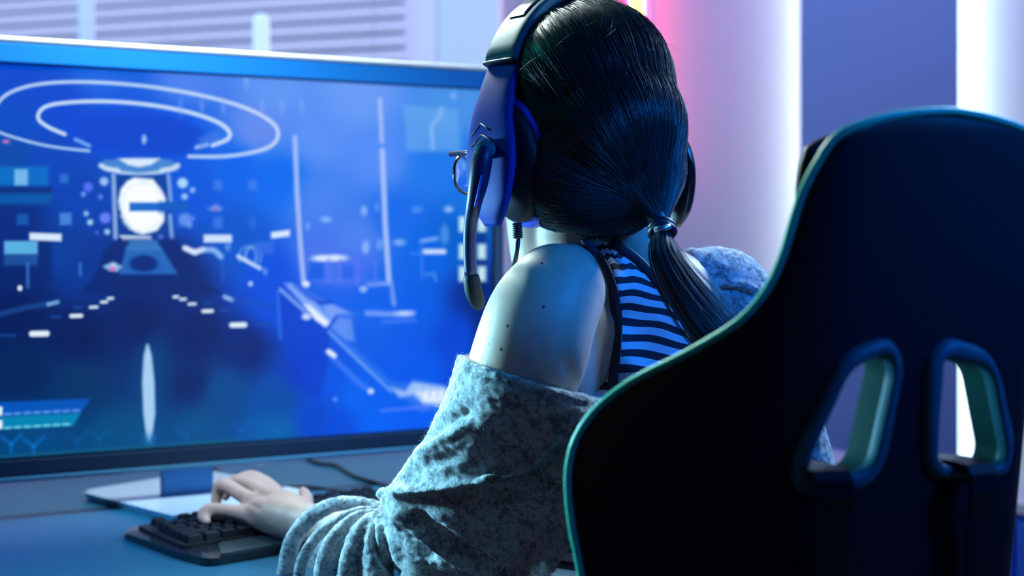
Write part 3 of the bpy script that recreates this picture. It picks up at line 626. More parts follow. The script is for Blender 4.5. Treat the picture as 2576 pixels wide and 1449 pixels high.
B.pchain([(700, 1248, 1.72, 24), (672, 1218, 1.75, 20), (632, 1200, 1.785, 19), (600, 1210, 1.80, 16), (590, 1238, 1.80, 13)], 5)         # index finger
B.pchain([(760, 1290, 1.65, 28), (770, 1262, 1.69, 21), (768, 1246, 1.72, 17), (762, 1236, 1.74, 14)], 5)                                    # thumb
body_me = B.build(.0028, 16)
sculpt(body_me, [([(1445, 1040), (1440, 980), (1425, 900)], 16, -.006), ([(1300, 690), (1400, 660), (1480, 700)], 30, .002),
    ([(655, 1282), (620, 1262)], 7, -.002), ([(676, 1252), (640, 1232)], 7, -.002)])
link('body', body_me, M_skin, person)
bv = BVHTree.FromObject(person.children[0], bpy.context.evaluated_depsgraph_get())
EYE = Vector((0, 0, CAMZ))
def on_body(px, py, off=0, D=None, tree=None):
    d = (P(px, py, 1.4)-EYE).normalized(); h = (tree or bv).ray_cast(EYE, d)
    return (h[0]+h[1]*off if h[0] else None)
# moles: small brown marks of the skin itself
for i, (x, y, r) in enumerate([(1363, 662, .0022), (1367, 772, .0020), (1230, 818, .0016), (1277, 820, .0022), (1230, 865, .0016), (1261, 879, .0022)]):
    q = on_body(x, y); 
    if q is None: continue
    dn = nt.nodes.new('ShaderNodeVectorMath'); dn.operation = 'DISTANCE'; dn.inputs[1].default_value = q
    ls = nt.nodes.new('ShaderNodeMapRange'); ls.inputs[1].default_value = r*.55; ls.inputs[2].default_value = r; ls.inputs[3].default_value = 1; ls.inputs[4].default_value = 0
    mx = nt.nodes.new('ShaderNodeMix'); mx.data_type = 'RGBA'; mx.inputs[7].default_value = (.06, .03, .025, 1)
    nt.links.new(geo.outputs['Object'], dn.inputs[0]); nt.links.new(dn.outputs['Value'], ls.inputs[0]); nt.links.new(ls.outputs[0], mx.inputs[0]); nt.links.new(prev, mx.inputs[6]); prev = mx.outputs[2]
nt.links.new(prev, b.inputs['Base Color'])
for k in (-1, 1):
    bm = bmesh.new(); bmesh.ops.create_uvsphere(bm, u_segments=16, v_segments=10, radius=.012, matrix=Matrix.Translation(FP(.100, k*.031, -.005))); link('eye', bm_mesh(bm), mat('eye_white', (.6, .6, .6), .2), person)
# trousers and shoes under the desk
B = Blob()
B.chain([(.17, 1.24, .57, .125), (.20, 1.22, .56, .12)])
kn = []
for k in (-1, 1):
    hip = Vector((.17, 1.25, .57))+CE*k*.085; knee = hip+Vector(hf)*.40+Vector((0, 0, -.02)); ank = knee+Vector(hf)*.06+Vector((0, 0, -.43)); kn.append(ank)
    B.chain([(*hip, .085), (*(hip*.5+knee*.5), .078), (*knee, .060)]); B.chain([(*knee, .060), (*(knee*.5+ank*.5), .055), (*ank, .042)])
link('trousers', B.build(.009, 6), mat('dark_denim', (.02, .03, .06), .8), person)
for a_ in kn:
    B = Blob(); p0 = Vector((a_.x, a_.y, .045)); B.chain([(*(p0-hf*.05), .038), (*(p0+hf*.05), .036), (*(p0+hf*.15), .028)]); B.chain([(a_.x, a_.y, .05, .036), (a_.x, a_.y, .12, .036)])
    link('shoe', B.build(.006, 4), mat('shoe', (.3, .32, .35), .6), person)

# hair
B = Blob()
for px, py, D, r in [(1470,216,1.395,204),(1528,330,1.375,200),(1600,425,1.36,128),(1440,430,1.375,160),(1642,498,1.335,62),(1560,500,1.36,95),(1500,470,1.37,130),(1450,300,1.39,180)]: B.ball(P(px, py, D), r/F*D)
B.ball(HP(.02, 0, .035), (.104, .084, .100), RH)
B.pchain([(1600, 470, 1.35, 80), (1645, 530, 1.325, 40), (1662, 560, 1.315, 24)])
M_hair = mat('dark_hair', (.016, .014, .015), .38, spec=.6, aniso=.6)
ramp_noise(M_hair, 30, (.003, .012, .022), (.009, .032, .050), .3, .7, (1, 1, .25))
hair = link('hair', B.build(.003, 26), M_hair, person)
hb = BVHTree.FromObject(hair, bpy.context.evaluated_depsgraph_get())
HCc = HP(.0, 0, .0); TIE = P(1663, 556, 1.312)
def hair_r(d):
    h = hb.ray_cast(HCc+d*.4, -d); return (h[0]-HCc).length if h[0] else .1
def curve_obj(name, lines, m, parent, bev):
    cu = bpy.data.curves.new(name, 'CURVE'); cu.dimensions = '3D'; cu.bevel_depth = bev; cu.bevel_resolution = 0; cu.use_fill_caps = False
    for pts, rr in lines:
        sp_ = cu.splines.new('POLY'); sp_.points.add(len(pts)-1)
        sp_.points.foreach_set('co', np.c_[np.array(pts), np.ones(len(pts))].ravel()); sp_.points.foreach_set('radius', rr)
    o = bpy.data.objects.new(name, cu); C.objects.link(o); cu.materials.append(m); o.parent = parent; o.matrix_parent_inverse = parent.matrix_world.inverted(); o['kind'] = 'stuff'
    return o
dT = (TIE-HCc).normalized(); lines = []
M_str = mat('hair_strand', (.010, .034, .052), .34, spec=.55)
for i in range(2300):
    while True:
        f, l, u = rng.normal(size=3); n_ = math.sqrt(f*f+l*l+u*u); f, l, u = f/n_, l/n_, u/n_
        if f > .05 and u > -.35 or (u > .75): break
    d0 = (hf*f+hl*l+hu*u).normalized(); ang_ = d0.angle(dT); ax = d0.cross(dT).normalized()
    off = abs(rng.normal(0, .0009))+.0002; wob = rng.normal(0, .05); t0, t1 = (0, 1) if rng.random() < .5 else sorted((rng.random()*.5, .5+rng.random()*.5))
    pts = []
    for t in np.linspace(t0, t1, 15):
        d = Matrix.Rotation(ang_*t, 3, ax) @ d0
        d = (d+ax*wob*math.sin(math.pi*t)+hu*.22*math.sin(math.pi*t)*(1 if u < .5 else .3)).normalized()
        r = hair_r(d)+off*math.sin(math.pi*min(1, t+.1))**.5; pts.append(HCc+d*r)
    rr = np.ones(15); rr[-3:] = (.8, .6, .3); rr[0] = .3; lines.append((pts, rr))
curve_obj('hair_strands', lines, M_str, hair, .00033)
# loose flyaway hairs round the crown
lines = []
for i in range(90):
    f, l, u = rng.normal(size=3)*(.7, .8, .4)+(-.1, 0, .6); d = (hf*f+hl*l+hu*u).normalized(); p0 = HCc+d*hair_r(d); q = Vector(rng.normal(size=3)).normalized()
    tn = (q-d*q.dot(d)).normalized(); L_ = .02+.03*rng.random(); pts = [p0+tn*L_*t+d*.010*math.sin(math.pi*t*.9)*(.4+rng.random()*.1) for t in np.linspace(0, 1, 8)]; lines.append((pts, np.linspace(1, .3, 8)))
curve_obj('flyaway_hairs', lines, M_str, hair, .00016)
# ponytail
PT = [(1664, 560, 1.312, 22), (1664, 580, 1.310, 20), (1672, 640, 1.295, 33), (1712, 715, 1.285, 46), (1762, 785, 1.28, 55), (1815, 850, 1.28, 58), (1870, 930, 1.285, 52), (1905, 1010, 1.29, 30)]
B = Blob(); B.pchain(PT); tail = link('ponytail', B.build(.003, 8), M_hair, person)
q = catmull([(*P(a, b, d), r/F*d) for a, b, d, r in PT[1:]], 6); lines = []
TT = np.gradient(q[:, :3], axis=0); TT /= np.linalg.norm(TT, axis=1)[:, None]
for i in range(800):
    a_ = rng.random()*2*math.pi; rr_ = .88+.16*rng.random()+(.25 if rng.random() < .06 else 0); tw = rng.normal(0, .35); pts = []; e0 = int(rng.integers(0, 6)); e1_ = len(q)-int(rng.integers(0, 10))
    for k in range(e0, e1_):
        t = Vector(TT[k]); n1 = t.cross(Vector((0, 1, 0))).normalized(); n2 = t.cross(n1); an = a_+tw*k/len(q); r = q[k, 3]*(rr_ if k > 3 else .9+(rr_-.9)*k/4)
        pts.append(Vector(q[k, :3])+n1*r*math.cos(an)+n2*r*math.sin(an))
    lines.append((pts, np.linspace(1, .6, len(pts))))
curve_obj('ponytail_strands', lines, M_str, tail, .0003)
# hair tie with metal clasp
c = P(1665, 577, 1.312); tdir = (P(1668, 600, 1.30)-P(1662, 560, 1.315)).normalized()
def ring_me(c, ax, R1, r, n=26, wob=0, seg=8):
    e_1 = ax.orthogonal().normalized(); e_2 = ax.cross(e_1); return tube_me([c+e_1*R1*math.cos(t)+e_2*R1*math.sin(t)+ax*wob*math.sin(3*t) for t in np.linspace(0, 2*math.pi, n, endpoint=False)], r, seg, True)
tie = link('hair_tie', join_me([ring_me(c+tdir*k, tdir, .0115+.001*j, .0035, wob=.0012) for j, k in enumerate((-.003, .004))]), mat('hair_tie', (.006, .012, .05), .45), person)
cq = P(1666, 575, 1.296); link('clasp', tube_me([cq+Vector((-.0085, .001, -.001)), cq, cq+Vector((.0085, .001, .0025))], .0032, 10), mat('clasp_metal', (.8, .85, .9), .25, metal=.9), tie)

# ---------------------------------------------------------------- tank top
cr = lambda pts: [(1080+x/2.683, 560+y/2.683) for x, y in pts]
Lc = cr([(1085,120),(1145,190),(1200,250),(1237,320),(1262,410),(1282,500),(1298,595),(1303,695),(1300,800),(1292,905),(1280,1010),(1268,1110),(1260,1220),(1255,1330),(1250,1450)])
Rc = cr([(1180,120),(1262,180),(1352,245),(1467,345),(1575,462),(1635,560),(1690,665),(1745,775),(1800,885),(1850,1000),(1890,1110),(1930,1230),(1960,1350),(1990,1460),(2010,1570)])
Lq, Rq = catmull([(*p, 0) for p in Lc], 5)[:, :2], catmull([(*p, 0) for p in Rc], 5)[:, :2]; NV = len(Lq); NUU = 26
G = np.zeros((NV, NUU)); PX = np.zeros((NV, NUU, 2))
for i in range(NV):
    for j in range(NUU):
        t = j/(NUU-1); p = Lq[i]*(1-t)+Rq[i]*t; wv = max(0, 1-i/22)*3.5*math.sin(t*22+i*.1)
        p = p+np.array((0, -16*4*t*(1-t)*.5*min(1, i/20)+wv+2.0*math.sin(t*9+i*.35))); PX[i, j] = p
        h = bv.ray_cast(EYE, (P(p[0], p[1], 1.4)-EYE).normalized()); G[i, j] = h[0].y if h[0] else np.nan
G = np.where(np.isnan(G), np.nanmedian(G), G)
Graw = G.copy()
for _ in range(25):
    Gp = np.pad(G, 1, 'edge'); G = np.minimum(G, (Gp[:-2, 1:-1]+Gp[2:, 1:-1]+Gp[1:-1, :-2]+Gp[1:-1, 2:])/4) if _ < 12 else (Gp[:-2, 1:-1]+Gp[2:, 1:-1]+Gp[1:-1, :-2]+Gp[1:-1, 2:])/4
G = np.minimum(G, Graw)
for _ in range(4): Gp = np.pad(G, 1, 'edge'); G = (Gp[:-2, 1:-1]+Gp[2:, 1:-1]+Gp[1:-1, :-2]+Gp[1:-1, 2:])/4
V = []; Fs = []; UVs = []
for off in (.0040, .0015):
    for i in range(NV):
        for j in range(NUU): V.append(P(PX[i, j, 0], PX[i, j, 1], G[i, j]-off)); UVs.append((j/(NUU-1), i/5))
n = NV*NUU
for sd_ in range(2):
    for i in range(NV-1):
        for j in range(NUU-1): q = (sd_*n+i*NUU+j, sd_*n+(i+1)*NUU+j, sd_*n+(i+1)*NUU+j+1, sd_*n+i*NUU+j+1); Fs.append(q if sd_ == 0 else q[::-1])
tme = mesh(V, Fs); uvl = tme.uv_layers.new(name='uv')
for lp_ in tme.loops: uvl.data[lp_.index].uv = UVs[lp_.vertex_index]
M_tank = mat('striped_jersey', (.5, .5, .5), .8, bump=(900, .2, .0005)); nt = M_tank.node_tree; b = nt.nodes['Principled BSDF']
tc = nt.nodes.new('ShaderNodeTexCoord'); sx = nt.nodes.new('ShaderNodeSeparateXYZ'); fr = nt.nodes.new('ShaderNodeMath'); fr.operation = 'FRACT'; gt = nt.nodes.new('ShaderNodeMapRange')
gt.inputs[1].default_value = .49; gt.inputs[2].default_value = .53; gt.inputs[3].default_value = 0; gt.inputs[4].default_value = 1
mx = nt.nodes.new('ShaderNodeMix'); mx.data_type = 'RGBA'; mx.inputs[6].default_value = (.62, .66, .78, 1); mx.inputs[7].default_value = (.008, .012, .03, 1)
nt.links.new(tc.outputs['UV'], sx.inputs[0]); nt.links.new(sx.outputs[1], fr.inputs[0]); nt.links.new(fr.outputs[0], gt.inputs[0]); nt.links.new(gt.outputs[0], mx.inputs[0]); nt.links.new(mx.outputs[2], b.inputs['Base Color'])
tank = link('tank_top', tme, M_tank, person)
M_low = M_tank.copy(); M_low.name = 'striped_jersey_lower'; nt = M_low.node_tree; fz_ = [x for x in nt.nodes if x.type == 'SEPXYZ'][0]; fm = [x for x in nt.nodes if x.type == 'MATH'][0]; tcn = [x for x in nt.nodes if x.type == 'TEX_COORD'][0]
dvn = nt.nodes.new('ShaderNodeMath'); dvn.operation = 'DIVIDE'; dvn.inputs[1].default_value = .0158
nt.links.new(tcn.outputs['Object'], fz_.inputs[0]); nt.links.new(fz_.outputs[2], dvn.inputs[0]); nt.links.new(dvn.outputs[0], fm.inputs[0])
B = Blob(); B.pchain([(1650, 1120, 1.46, 184), (1650, 1190, 1.46, 186)]); B.pchain([(1545, 1110, 1.44, 142), (1565, 1190, 1.44, 152)]); B.pchain([(1790, 1130, 1.52, 144), (1780, 1200, 1.52, 150)])
B.chain([(.10, 1.42, .92, .108), (.12, 1.36, .75, .119), (.16, 1.28, .62, .129)]); link('tank_top_lower', B.build(.006, 8), M_low, tank)
M_trim = mat('navy_binding', (.008, .014, .035), .7)
def ribbon(pts, hw, name, parent, off=.004, m=M_trim, base=None):
    q_ = catmull([(*p, 0) for p in pts], 6)[:, :2]; D_ = []
    for p in q_:
        h = bv.ray_cast(EYE, (P(p[0], p[1], 1.4)-EYE).normalized()); D_.append(h[0].y if h[0] else np.nan)
    D_ = np.array(D_); idx = np.arange(len(D_)); ok = ~np.isnan(D_); D_ = np.interp(idx, idx[ok], D_[ok]); ker = np.ones(9)/9; D_ = np.convolve(np.pad(D_, 4, 'edge'), ker, 'valid')
    Dr = D_.copy()
    if base is not None: D_ = np.interp(np.linspace(0, 1, len(q_)), np.linspace(0, 1, len(base)), base); D_ = np.minimum(D_, Dr); D_ = np.convolve(np.pad(D_, 4, 'edge'), ker, 'valid')
    tg = np.gradient(q_, axis=0); tg /= np.linalg.norm(tg, axis=1)[:, None]; nm = np.c_[-tg[:, 1], tg[:, 0]]; V = []; Fs = []; K = 8
    for i, p in enumerate(q_):
        for k_ in range(K):
            a_ = 2*math.pi*k_/K; e = p+nm[i]*hw*math.cos(a_); V.append(P(e[0], e[1], D_[i]-off-.0022*math.sin(a_)))
    for i in range(len(q_)-1):
        for k_ in range(K): l_ = (k_+1) % K; Fs.append((i*K+k_, i*K+l_, (i+1)*K+l_, (i+1)*K+k_))
    return link(name, mesh(V, Fs), m, parent)
ribbon(cr([(1045,105),(1115,205),(1185,300),(1232,430),(1255,560),(1265,700),(1258,850),(1245,1000),(1232,1170),(1225,1320)]), 12.5, 'binding', tank, base=G[::5, 0])
ribbon(cr([(1225,125),(1325,190),(1425,272),(1540,400),(1625,510),(1710,620),(1780,740),(1830,850),(1880,960),(1920,1090)]), 13, 'binding', tank, base=G[:NV-14:5, -1])

# ---------------------------------------------------------------- cardigan
M_wool = mat('grey_wool', (.5, .53, .56), .95, sheen=.35, spec=.1); nt = M_wool.node_tree; b = nt.nodes['Principled BSDF']
tc = nt.nodes.new('ShaderNodeTexCoord'); n1 = nt.nodes.new('ShaderNodeTexNoise'); n2 = nt.nodes.new('ShaderNodeTexNoise'); ad = nt.nodes.new('ShaderNodeMath'); r_ = nt.nodes.new('ShaderNodeValToRGB'); bp = nt.nodes.new('ShaderNodeBump')
n1.inputs['Scale'].default_value = 175; n1.inputs['Detail'].default_value = 8; n1.inputs['Roughness'].default_value = .75; n1.inputs['Distortion'].default_value = .6; n2.inputs['Scale'].default_value = 60; n2.inputs['Detail'].default_value = 4
ad.operation = 'MULTIPLY_ADD'; ad.inputs[1].default_value = .45
nt.links.new(tc.outputs['Object'], n1.inputs[0]); nt.links.new(tc.outputs['Object'], n2.inputs[0]); nt.links.new(n2.outputs[0], ad.inputs[0]); nt.links.new(n1.outputs[0], ad.inputs[2])
r_.color_ramp.elements[0].position = .62; r_.color_ramp.elements[1].position = .80; r_.color_ramp.elements[0].color = (.15, .20, .25, 1); r_.color_ramp.elements[1].color = (.70, .76, .80, 1)
nt.links.new(ad.outputs[0], r_.inputs[0]); nt.links.new(r_.outputs[0], b.inputs['Base Color']); nt.links.new(ad.outputs[0], bp.inputs['Height']); bp.inputs['Strength'].default_value = .8; bp.inputs['Distance'].default_value = .004; nt.links.new(bp.outputs[0], b.inputs['Normal'])
B = Blob()
rings = [((1160, 892), (1526, 1006), 1.325, .082), ((1150, 893), (1534, 1012), 1.325, .090), ((1136, 945), (1550, 1050), 1.327, .092), ((1116, 1005), (1575, 1120), 1.335, .094), ((1062, 1112), (1590, 1240), 1.355, .096), ((998, 1200), (1600, 1370), 1.38, .096), ((955, 1262), (1610, 1490), 1.40, .09), ((1010, 1400), (1600, 1620), 1.41, .075), ((1150, 1500), (1560, 1700), 1.42, .04)]
V = []; K = 40
for l_, r2, D_, rb in rings:
    dvv = Vector((0, 1, -.06-.3*min(1, max(0, (l_[1]-945)/150))))
    a_, b_ = P(*l_, D_), P(*r2, D_); c_ = (a_+b_)/2; h_ = (b_-a_)/2
    for k_ in range(K): t = 2*math.pi*k_/K; ct, st = math.cos(t), math.sin(t); V.append(c_+h_*(abs(ct)**.9*(1 if ct > 0 else -1))+dvv*rb*st)
NR = len(rings)
B.add(np.array([v[:] for v in V]), [tuple(range(K))[::-1], tuple((NR-1)*K+i for i in range(K))]+[(i*K+j, i*K+(j+1) % K, (i+1)*K+(j+1) % K, (i+1)*K+j) for i in range(NR-1) for j in range(K)])
B.pchain([(1120, 1360, 1.44, 95), (1010, 1350, 1.47, 85), (900, 1350, 1.54, 70), (835, 1400, 1.565, 70), (815, 1470, 1.57, 74)])
for ch in ([(948,1268,1.49,10),(900,1264,1.50,17),(840,1270,1.51,20),(782,1300,1.52,22),(738,1358,1.52,23),(720,1430,1.52,23),(716,1510,1.52,23)],
           [(945,1280,1.47,9),(885,1290,1.47,13),(818,1330,1.475,15),(770,1388,1.475,16),(752,1450,1.475,16),(748,1520,1.475,16)],
           [(940,1286,1.455,9),(892,1303,1.45,16),(845,1350,1.445,22),(818,1410,1.44,25),(806,1500,1.44,26)],
           [(942,1290,1.44,9),(910,1330,1.43,24),(885,1400,1.425,30),(868,1510,1.42,32)],
           [(950,1290,1.43,14),(952,1345,1.42,34),(950,1420,1.415,42),(955,1520,1.41,44)],
           [(975,1260,1.42,16),(1010,1320,1.41,42),(1060,1400,1.40,66),(1100,1500,1.39,80)],
           [(960,1243,1.42,16),(1040,1236,1.38,22),(1150,1222,1.32,24),(1240,1212,1.28,22)]): B.pchain(ch)
B.pchain([(1742, 646, 1.47, 26), (1765, 668, 1.47, 44), (1800, 700, 1.485, 80), (1842, 735, 1.50, 98), (1890, 830, 1.50, 95), (1940, 950, 1.51, 98), (1975, 1080, 1.51, 96), (2008, 1200, 1.53, 96), (2010, 1330, 1.55, 92)])
B.pchain([(1500, 1180, 1.33, 85), (1450, 1330, 1.33, 110), (1430, 1450, 1.337, 130), (1480, 1580, 1.335, 150)]); B.pchain([(1330, 1440, 1.36, 110), (1480, 1470, 1.34, 120), (1600, 1480, 1.36, 120)]); B.pchain([(1480, 1100, 1.34, 90), (1560, 1150, 1.36, 120), (1750, 1170, 1.42, 120), (1920, 1130, 1.47, 105)])
card_me = B.build(.0028, 3)
sculpt(card_me, [
    ([(955,1238),(1060,1230),(1160,1216),(1240,1206),(1310,1178),(1368,1130),(1400,1080)], 13, .010), ([(990,1262),(1080,1262),(1180,1250),(1260,1240),(1340,1210),(1410,1150),(1440,1100)], 22, -.016),
    ([(965,1266),(1030,1318),(1110,1380),(1180,1430)], 11, .010), ([(985,1310),(1040,1360),(1090,1410)], 16, -.012), ([(1030,1290),(1110,1345),(1190,1400)], 16, -.010),
    ([(1190,1030),(1110,1072),(1035,1110)], 20, -.008), ([(1180,1060),(1100,1104),(1040,1150)], 14, .005), ([(1160,1140),(1080,1170),(1010,1215)], 18, -.004),
    ([(1148,908),(1260,960),(1400,1004),(1520,1026)], 5, -.0022), ([(935,1296),(934,1345),(955,1400),(1010,1446)], 7, -.009), ([(1000,1300),(985,1350),(1000,1420)], 14, .004),
    ([(1800,728),(1850,730),(1925,752)], 6, -.006), ([(1815,718),(1870,716),(1915,735)], 9, .004), ([(1750,640),(1800,720),(1838,800)], 6, .003)])
v_, n_ = mesh_np(card_me); rnd = np.sin(v_[:, 0]*310+np.sin(v_[:, 2]*270)*1.5)*np.sin(v_[:, 2]*330+np.sin(v_[:, 1]*300)*1.4); v_ += n_*(rnd*.0006)[:, None]; card_me.vertices.foreach_set('co', v_.ravel()); card_me.update()
card = link('cardigan', card_me, M_wool, person)
# wool pile: short fibres standing off the knit
n = len(card_me.polygons); ctr = np.zeros(n*3); nor = np.zeros(n*3); card_me.polygons.foreach_get('center', ctr); card_me.polygons.foreach_get('normal', nor); ctr = ctr.reshape(-1, 3); nor = nor.reshape(-1, 3)
px_ = CX+ctr[:, 0]/ctr[:, 1]*F; vis = np.where((px_ < 2120) & (((ctr-np.array((0, 0, CAMZ)))*nor).sum(1) < .25))[0]
sel = rng.choice(vis, 42000); c_ = ctr[sel]+rng.normal(0, .0012, (len(sel), 3)); n_ = nor[sel]+rng.normal(0, .55, (len(sel), 3)); n_ /= np.linalg.norm(n_, axis=1)[:, None]
sd2 = np.cross(n_, rng.normal(size=(len(sel), 3))); sd2 /= np.linalg.norm(sd2, axis=1)[:, None]; L_ = rng.uniform(.0012, .0034, (len(sel), 1))
V = np.empty((len(sel)*3, 3)); V[0::3] = c_-sd2*.00013; V[1::3] = c_+sd2*.00013; V[2::3] = c_+n_*L_+sd2*rng.normal(0, .0008, (len(sel), 1))
fz = bpy.data.meshes.new('m'); fz.vertices.add(len(V)); fz.vertices.foreach_set('co', V.ravel()); fz.loops.add(len(V)); fz.loops.foreach_set('vertex_index', np.arange(len(V), dtype=np.int32))
fz.polygons.add(len(sel)); fz.polygons.foreach_set('loop_start', np.arange(0, len(V), 3, dtype=np.int32)); fz.update(calc_edges=True); fz.validate()
fo = link('wool_pile', fz, mat('wool_fibre', (.42, .48, .52), .9, sheen=.3), card, False); fo['kind'] = 'stuff'

# ---------------------------------------------------------------- headset
hs = thing('headset', 'dark over-ear gaming headset with microphone boom worn on the head', 'headset', tuple(HP(.03, 0, .13)))
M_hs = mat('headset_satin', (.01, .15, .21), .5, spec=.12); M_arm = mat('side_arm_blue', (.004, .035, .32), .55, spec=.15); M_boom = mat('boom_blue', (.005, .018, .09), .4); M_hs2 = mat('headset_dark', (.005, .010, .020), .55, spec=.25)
M_cush = mat('ear_cushion', (.005, .009, .016), .48, spec=.25, bump=(140, .3, .0015)); M_ringm = mat('cup_ring', (.05, .12, .95), .34, metal=.15)
def sweep(cs, seg=20, power=.45):
    """cs: (centre, width axis, normal axis, half width, half thickness)"""
    V = []; Fs = []
    for c, a_, b_, w_, t_ in cs:
        for k in range(seg):
            t = 2*math.pi*k/seg; x, y = math.cos(t), math.sin(t); x = math.copysign(abs(x)**power, x); y = math.copysign(abs(y)**power, y); V.append(c+a_*w_*x+b_*t_*y)
    n = len(cs)
    for i in range(n-1):
        for k in range(seg): l_ = (k+1) % seg; Fs.append((i*seg+k, i*seg+l_, (i+1)*seg+l_, (i+1)*seg+k))
    Fs += [tuple(range(seg))[::-1], tuple((n-1)*seg+k for k in range(seg))]
    me = mesh(V, Fs); bm = bmesh.new(); bm.from_mesh(me); return bm_mesh(bm)
def band_pt(th): return (.034+.016*math.sin(th), .117*math.cos(th), -.022+.156*math.sin(th))
def band(th0, th1, w0, w1, off, ht, n=36):
    cs = []
    for th in np.linspace(th0, th1, n):
        f, l, u = band_pt(th); nr = Vector((math.cos(th)*1.15, math.sin(th), 0)); nr = (hl*nr.x+hu*nr.y).normalized(); m_ = 1-abs(math.cos(th)); e = min(1, (min(th-th0, th1-th))*14+.35)
        cs.append((HP(f, l, u)+nr*off, hf, nr, (w0*(1-m_)+w1*m_)*1, ht*e))
    return sweep(cs)
J = math.radians(29)
link('headband', band(J, math.pi-J, .0265, .0225, .007, .0065), M_hs, hs)
link('headband_padding', band(J+.1, math.pi-J-.1, .020, .017, -.003, .0045), mat('pad', (.01, .02, .09), .3, coat=.3), hs)
for th in (1.02, 2.1):
    link('headband_inlay', band(th-.13, th+.13, .013, .013, .0142, .0011), mat('inlay', (.01, .03, .05), .2, coat=.3), hs)
for sg in (1, -1):
    L_ = hl*sg; tilt = .20
    xo = 0 if sg == 1 else .009
    def KP(f, l, u): return HC+hf*f+L_*(l+xo+tilt*(u+.05))+hu*u        # cup plane leans in at the bottom
    # swept side arm that spreads into the outer plate
    keys = [(.0415, .1108, .053, .0265, .0066), (.040, .122, .028, .0270, .007), (.037, .132, .0, .031, .0075), (.031, .1385, -.028, .036, .008), (.029, .141, -.052, .038, .008), (.028, .143, -.078, .034, .0075), (.026, .143, -.100, .025, .006), (.025, .141, -.118, .012, .003)]
    q = catmull(keys, 5); cs = []
    tg = np.gradient(q[:, :3], axis=0)
    for r, t in zip(q, tg):
        nr = (L_*abs(t[2])+hu*(t[1]*(1 if t[2] < 0 else -1))).normalized(); cs.append((HC+hf*r[0]+L_*(r[1]-.008+xo*min(1, max(0, (.06-r[2])/.06)))+hu*r[2], hf, nr, r[3], r[4]))
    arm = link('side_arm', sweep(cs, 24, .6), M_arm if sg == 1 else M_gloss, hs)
    ax = (L_-hu*tilt*0+Vector((0, 0, 0))).normalized()
    def oval(prof, name, m, cu=-.050, seg=40, par=hs):
        V = []; Fs = []
        for l_, rf, ru in prof:
            for k in range(seg): t = 2*math.pi*k/seg; V.append(KP(.030+rf*math.cos(t), l_, cu+ru*math.sin(t)))
        n_p = len(prof)
        for i in range(n_p-1):
            for k in range(seg): k2 = (k+1) % seg; Fs.append((i*seg+k, i*seg+k2, (i+1)*seg+k2, (i+1)*seg+k))
        Fs += [tuple(range(seg))[::-1], tuple((n_p-1)*seg+k for k in range(seg))]
        me = mesh(V, Fs); bm = bmesh.new(); bm.from_mesh(me); return link(name, bm_mesh(bm), m, par)
    cup = oval([(.096, .040, .058), (.100, .045, .064), (.107, .045, .064), (.113, .041, .059), (.118, .033, .048), (.121, .018, .03)], 'ear_cup', M_hs2)
    oval([(.0835, .047, .066), (.085, .0500, .0700), (.0965, .0490, .0695), (.1005, .043, .063)], 'cup_ring', M_ringm, par=cup)
    pr = [(.063+.020*(1-math.cos(t))/2, .036+.0125*math.sin(t), .054+.0125*math.sin(t)) for t in np.linspace(.15, math.pi-.1, 9)]
    oval(pr, 'ear_cushion', M_cush, par=cup)
    # wrinkles of the cushion
    for k in range(26):
        t = 2*math.pi*k/26+.1; a0 = KP(.030+0.0455*math.cos(t), .067, -.05+.0635*math.sin(t)); a1 = KP(.030+.049*math.cos(t), .0735, -.05+.067*math.sin(t)); a2 = KP(.030+.0455*math.cos(t), .080, -.05+.0635*math.sin(t))
        if sg == 1: link('cushion_fold', tube_me([a0, a1, a2], .0011, 6), M_cush, cup)
    # hinge between arm and cup
    link('yoke_hinge', tube_me([KP(.020, .104, -.002), KP(.022, .112, -.003)], .0075, 16), M_hs2, hs)
    if sg == 1:
        at = BVHTree.FromObject(arm, bpy.context.evaluated_depsgraph_get())
        for pts in ([(1187, 343), (1199, 327), (1209, 311), (1221, 319), (1234, 328)], [(1186, 371), (1199, 354), (1211, 339), (1224, 345), (1240, 353)]):
            qs = [on_body(x, y, .0001, tree=at) for x, y in pts]; qs = [v for v in qs if v]
            if len(qs) > 2: link('chevron_groove', tube_me(qs, .0009, 6), M_black, arm)
# joint lines where the arms meet the band
for sg in (1, -1):
    th = J if sg == 1 else math.pi-J; f, l, u = band_pt(th); nr = (hl*math.cos(th)*1.15+hu*math.sin(th)).normalized()
    link('joint_gap', sweep([(HP(f, l, u)+nr*.004*1.75+hf.cross(nr)*d, hf, nr, .0268, .0066) for d in (-.0008, .0008)]), M_black, hs)
# microphone boom
mb = [(1221, 366, 1.312, 15), (1218, 378, 1.310, 22), (1212, 405, 1.308, 27), (1204, 455, 1.308, 26), (1193, 510, 1.312, 20), (1183, 570, 1.328, 17), (1181, 630, 1.336, 16), (1184, 690, 1.342, 16)]
q = catmull(mb, 6); boom = link('microphone_boom', tube_me([P(a_, b_, d) for a_, b_, d, r in q], [r/F*d for a_, b_, d, r in q], 16), M_boom, hs)
q = catmull([(1184, 688, 1.342, 15), (1186, 700, 1.343, 21), (1192, 735, 1.346, 22), (1202, 762, 1.35, 19), (1208, 778, 1.352, 8)], 5)
link('microphone', tube_me([P(a_, b_, d) for a_, b_, d, r in q], [r/F*d for a_, b_, d, r in q], 16), M_hs2, hs)
link('boom_pivot', tube_me([P(1228, 378, 1.335), P(1219, 374, 1.303)], .0100, 20), M_hs, hs)
q = catmull([(1212, 440, 1.2965), (1204, 480, 1.297), (1195, 520, 1.303)], 4); link('boom_seam', tube_me([P(*r) for r in q], .0012, 8), M_ringm, boom)
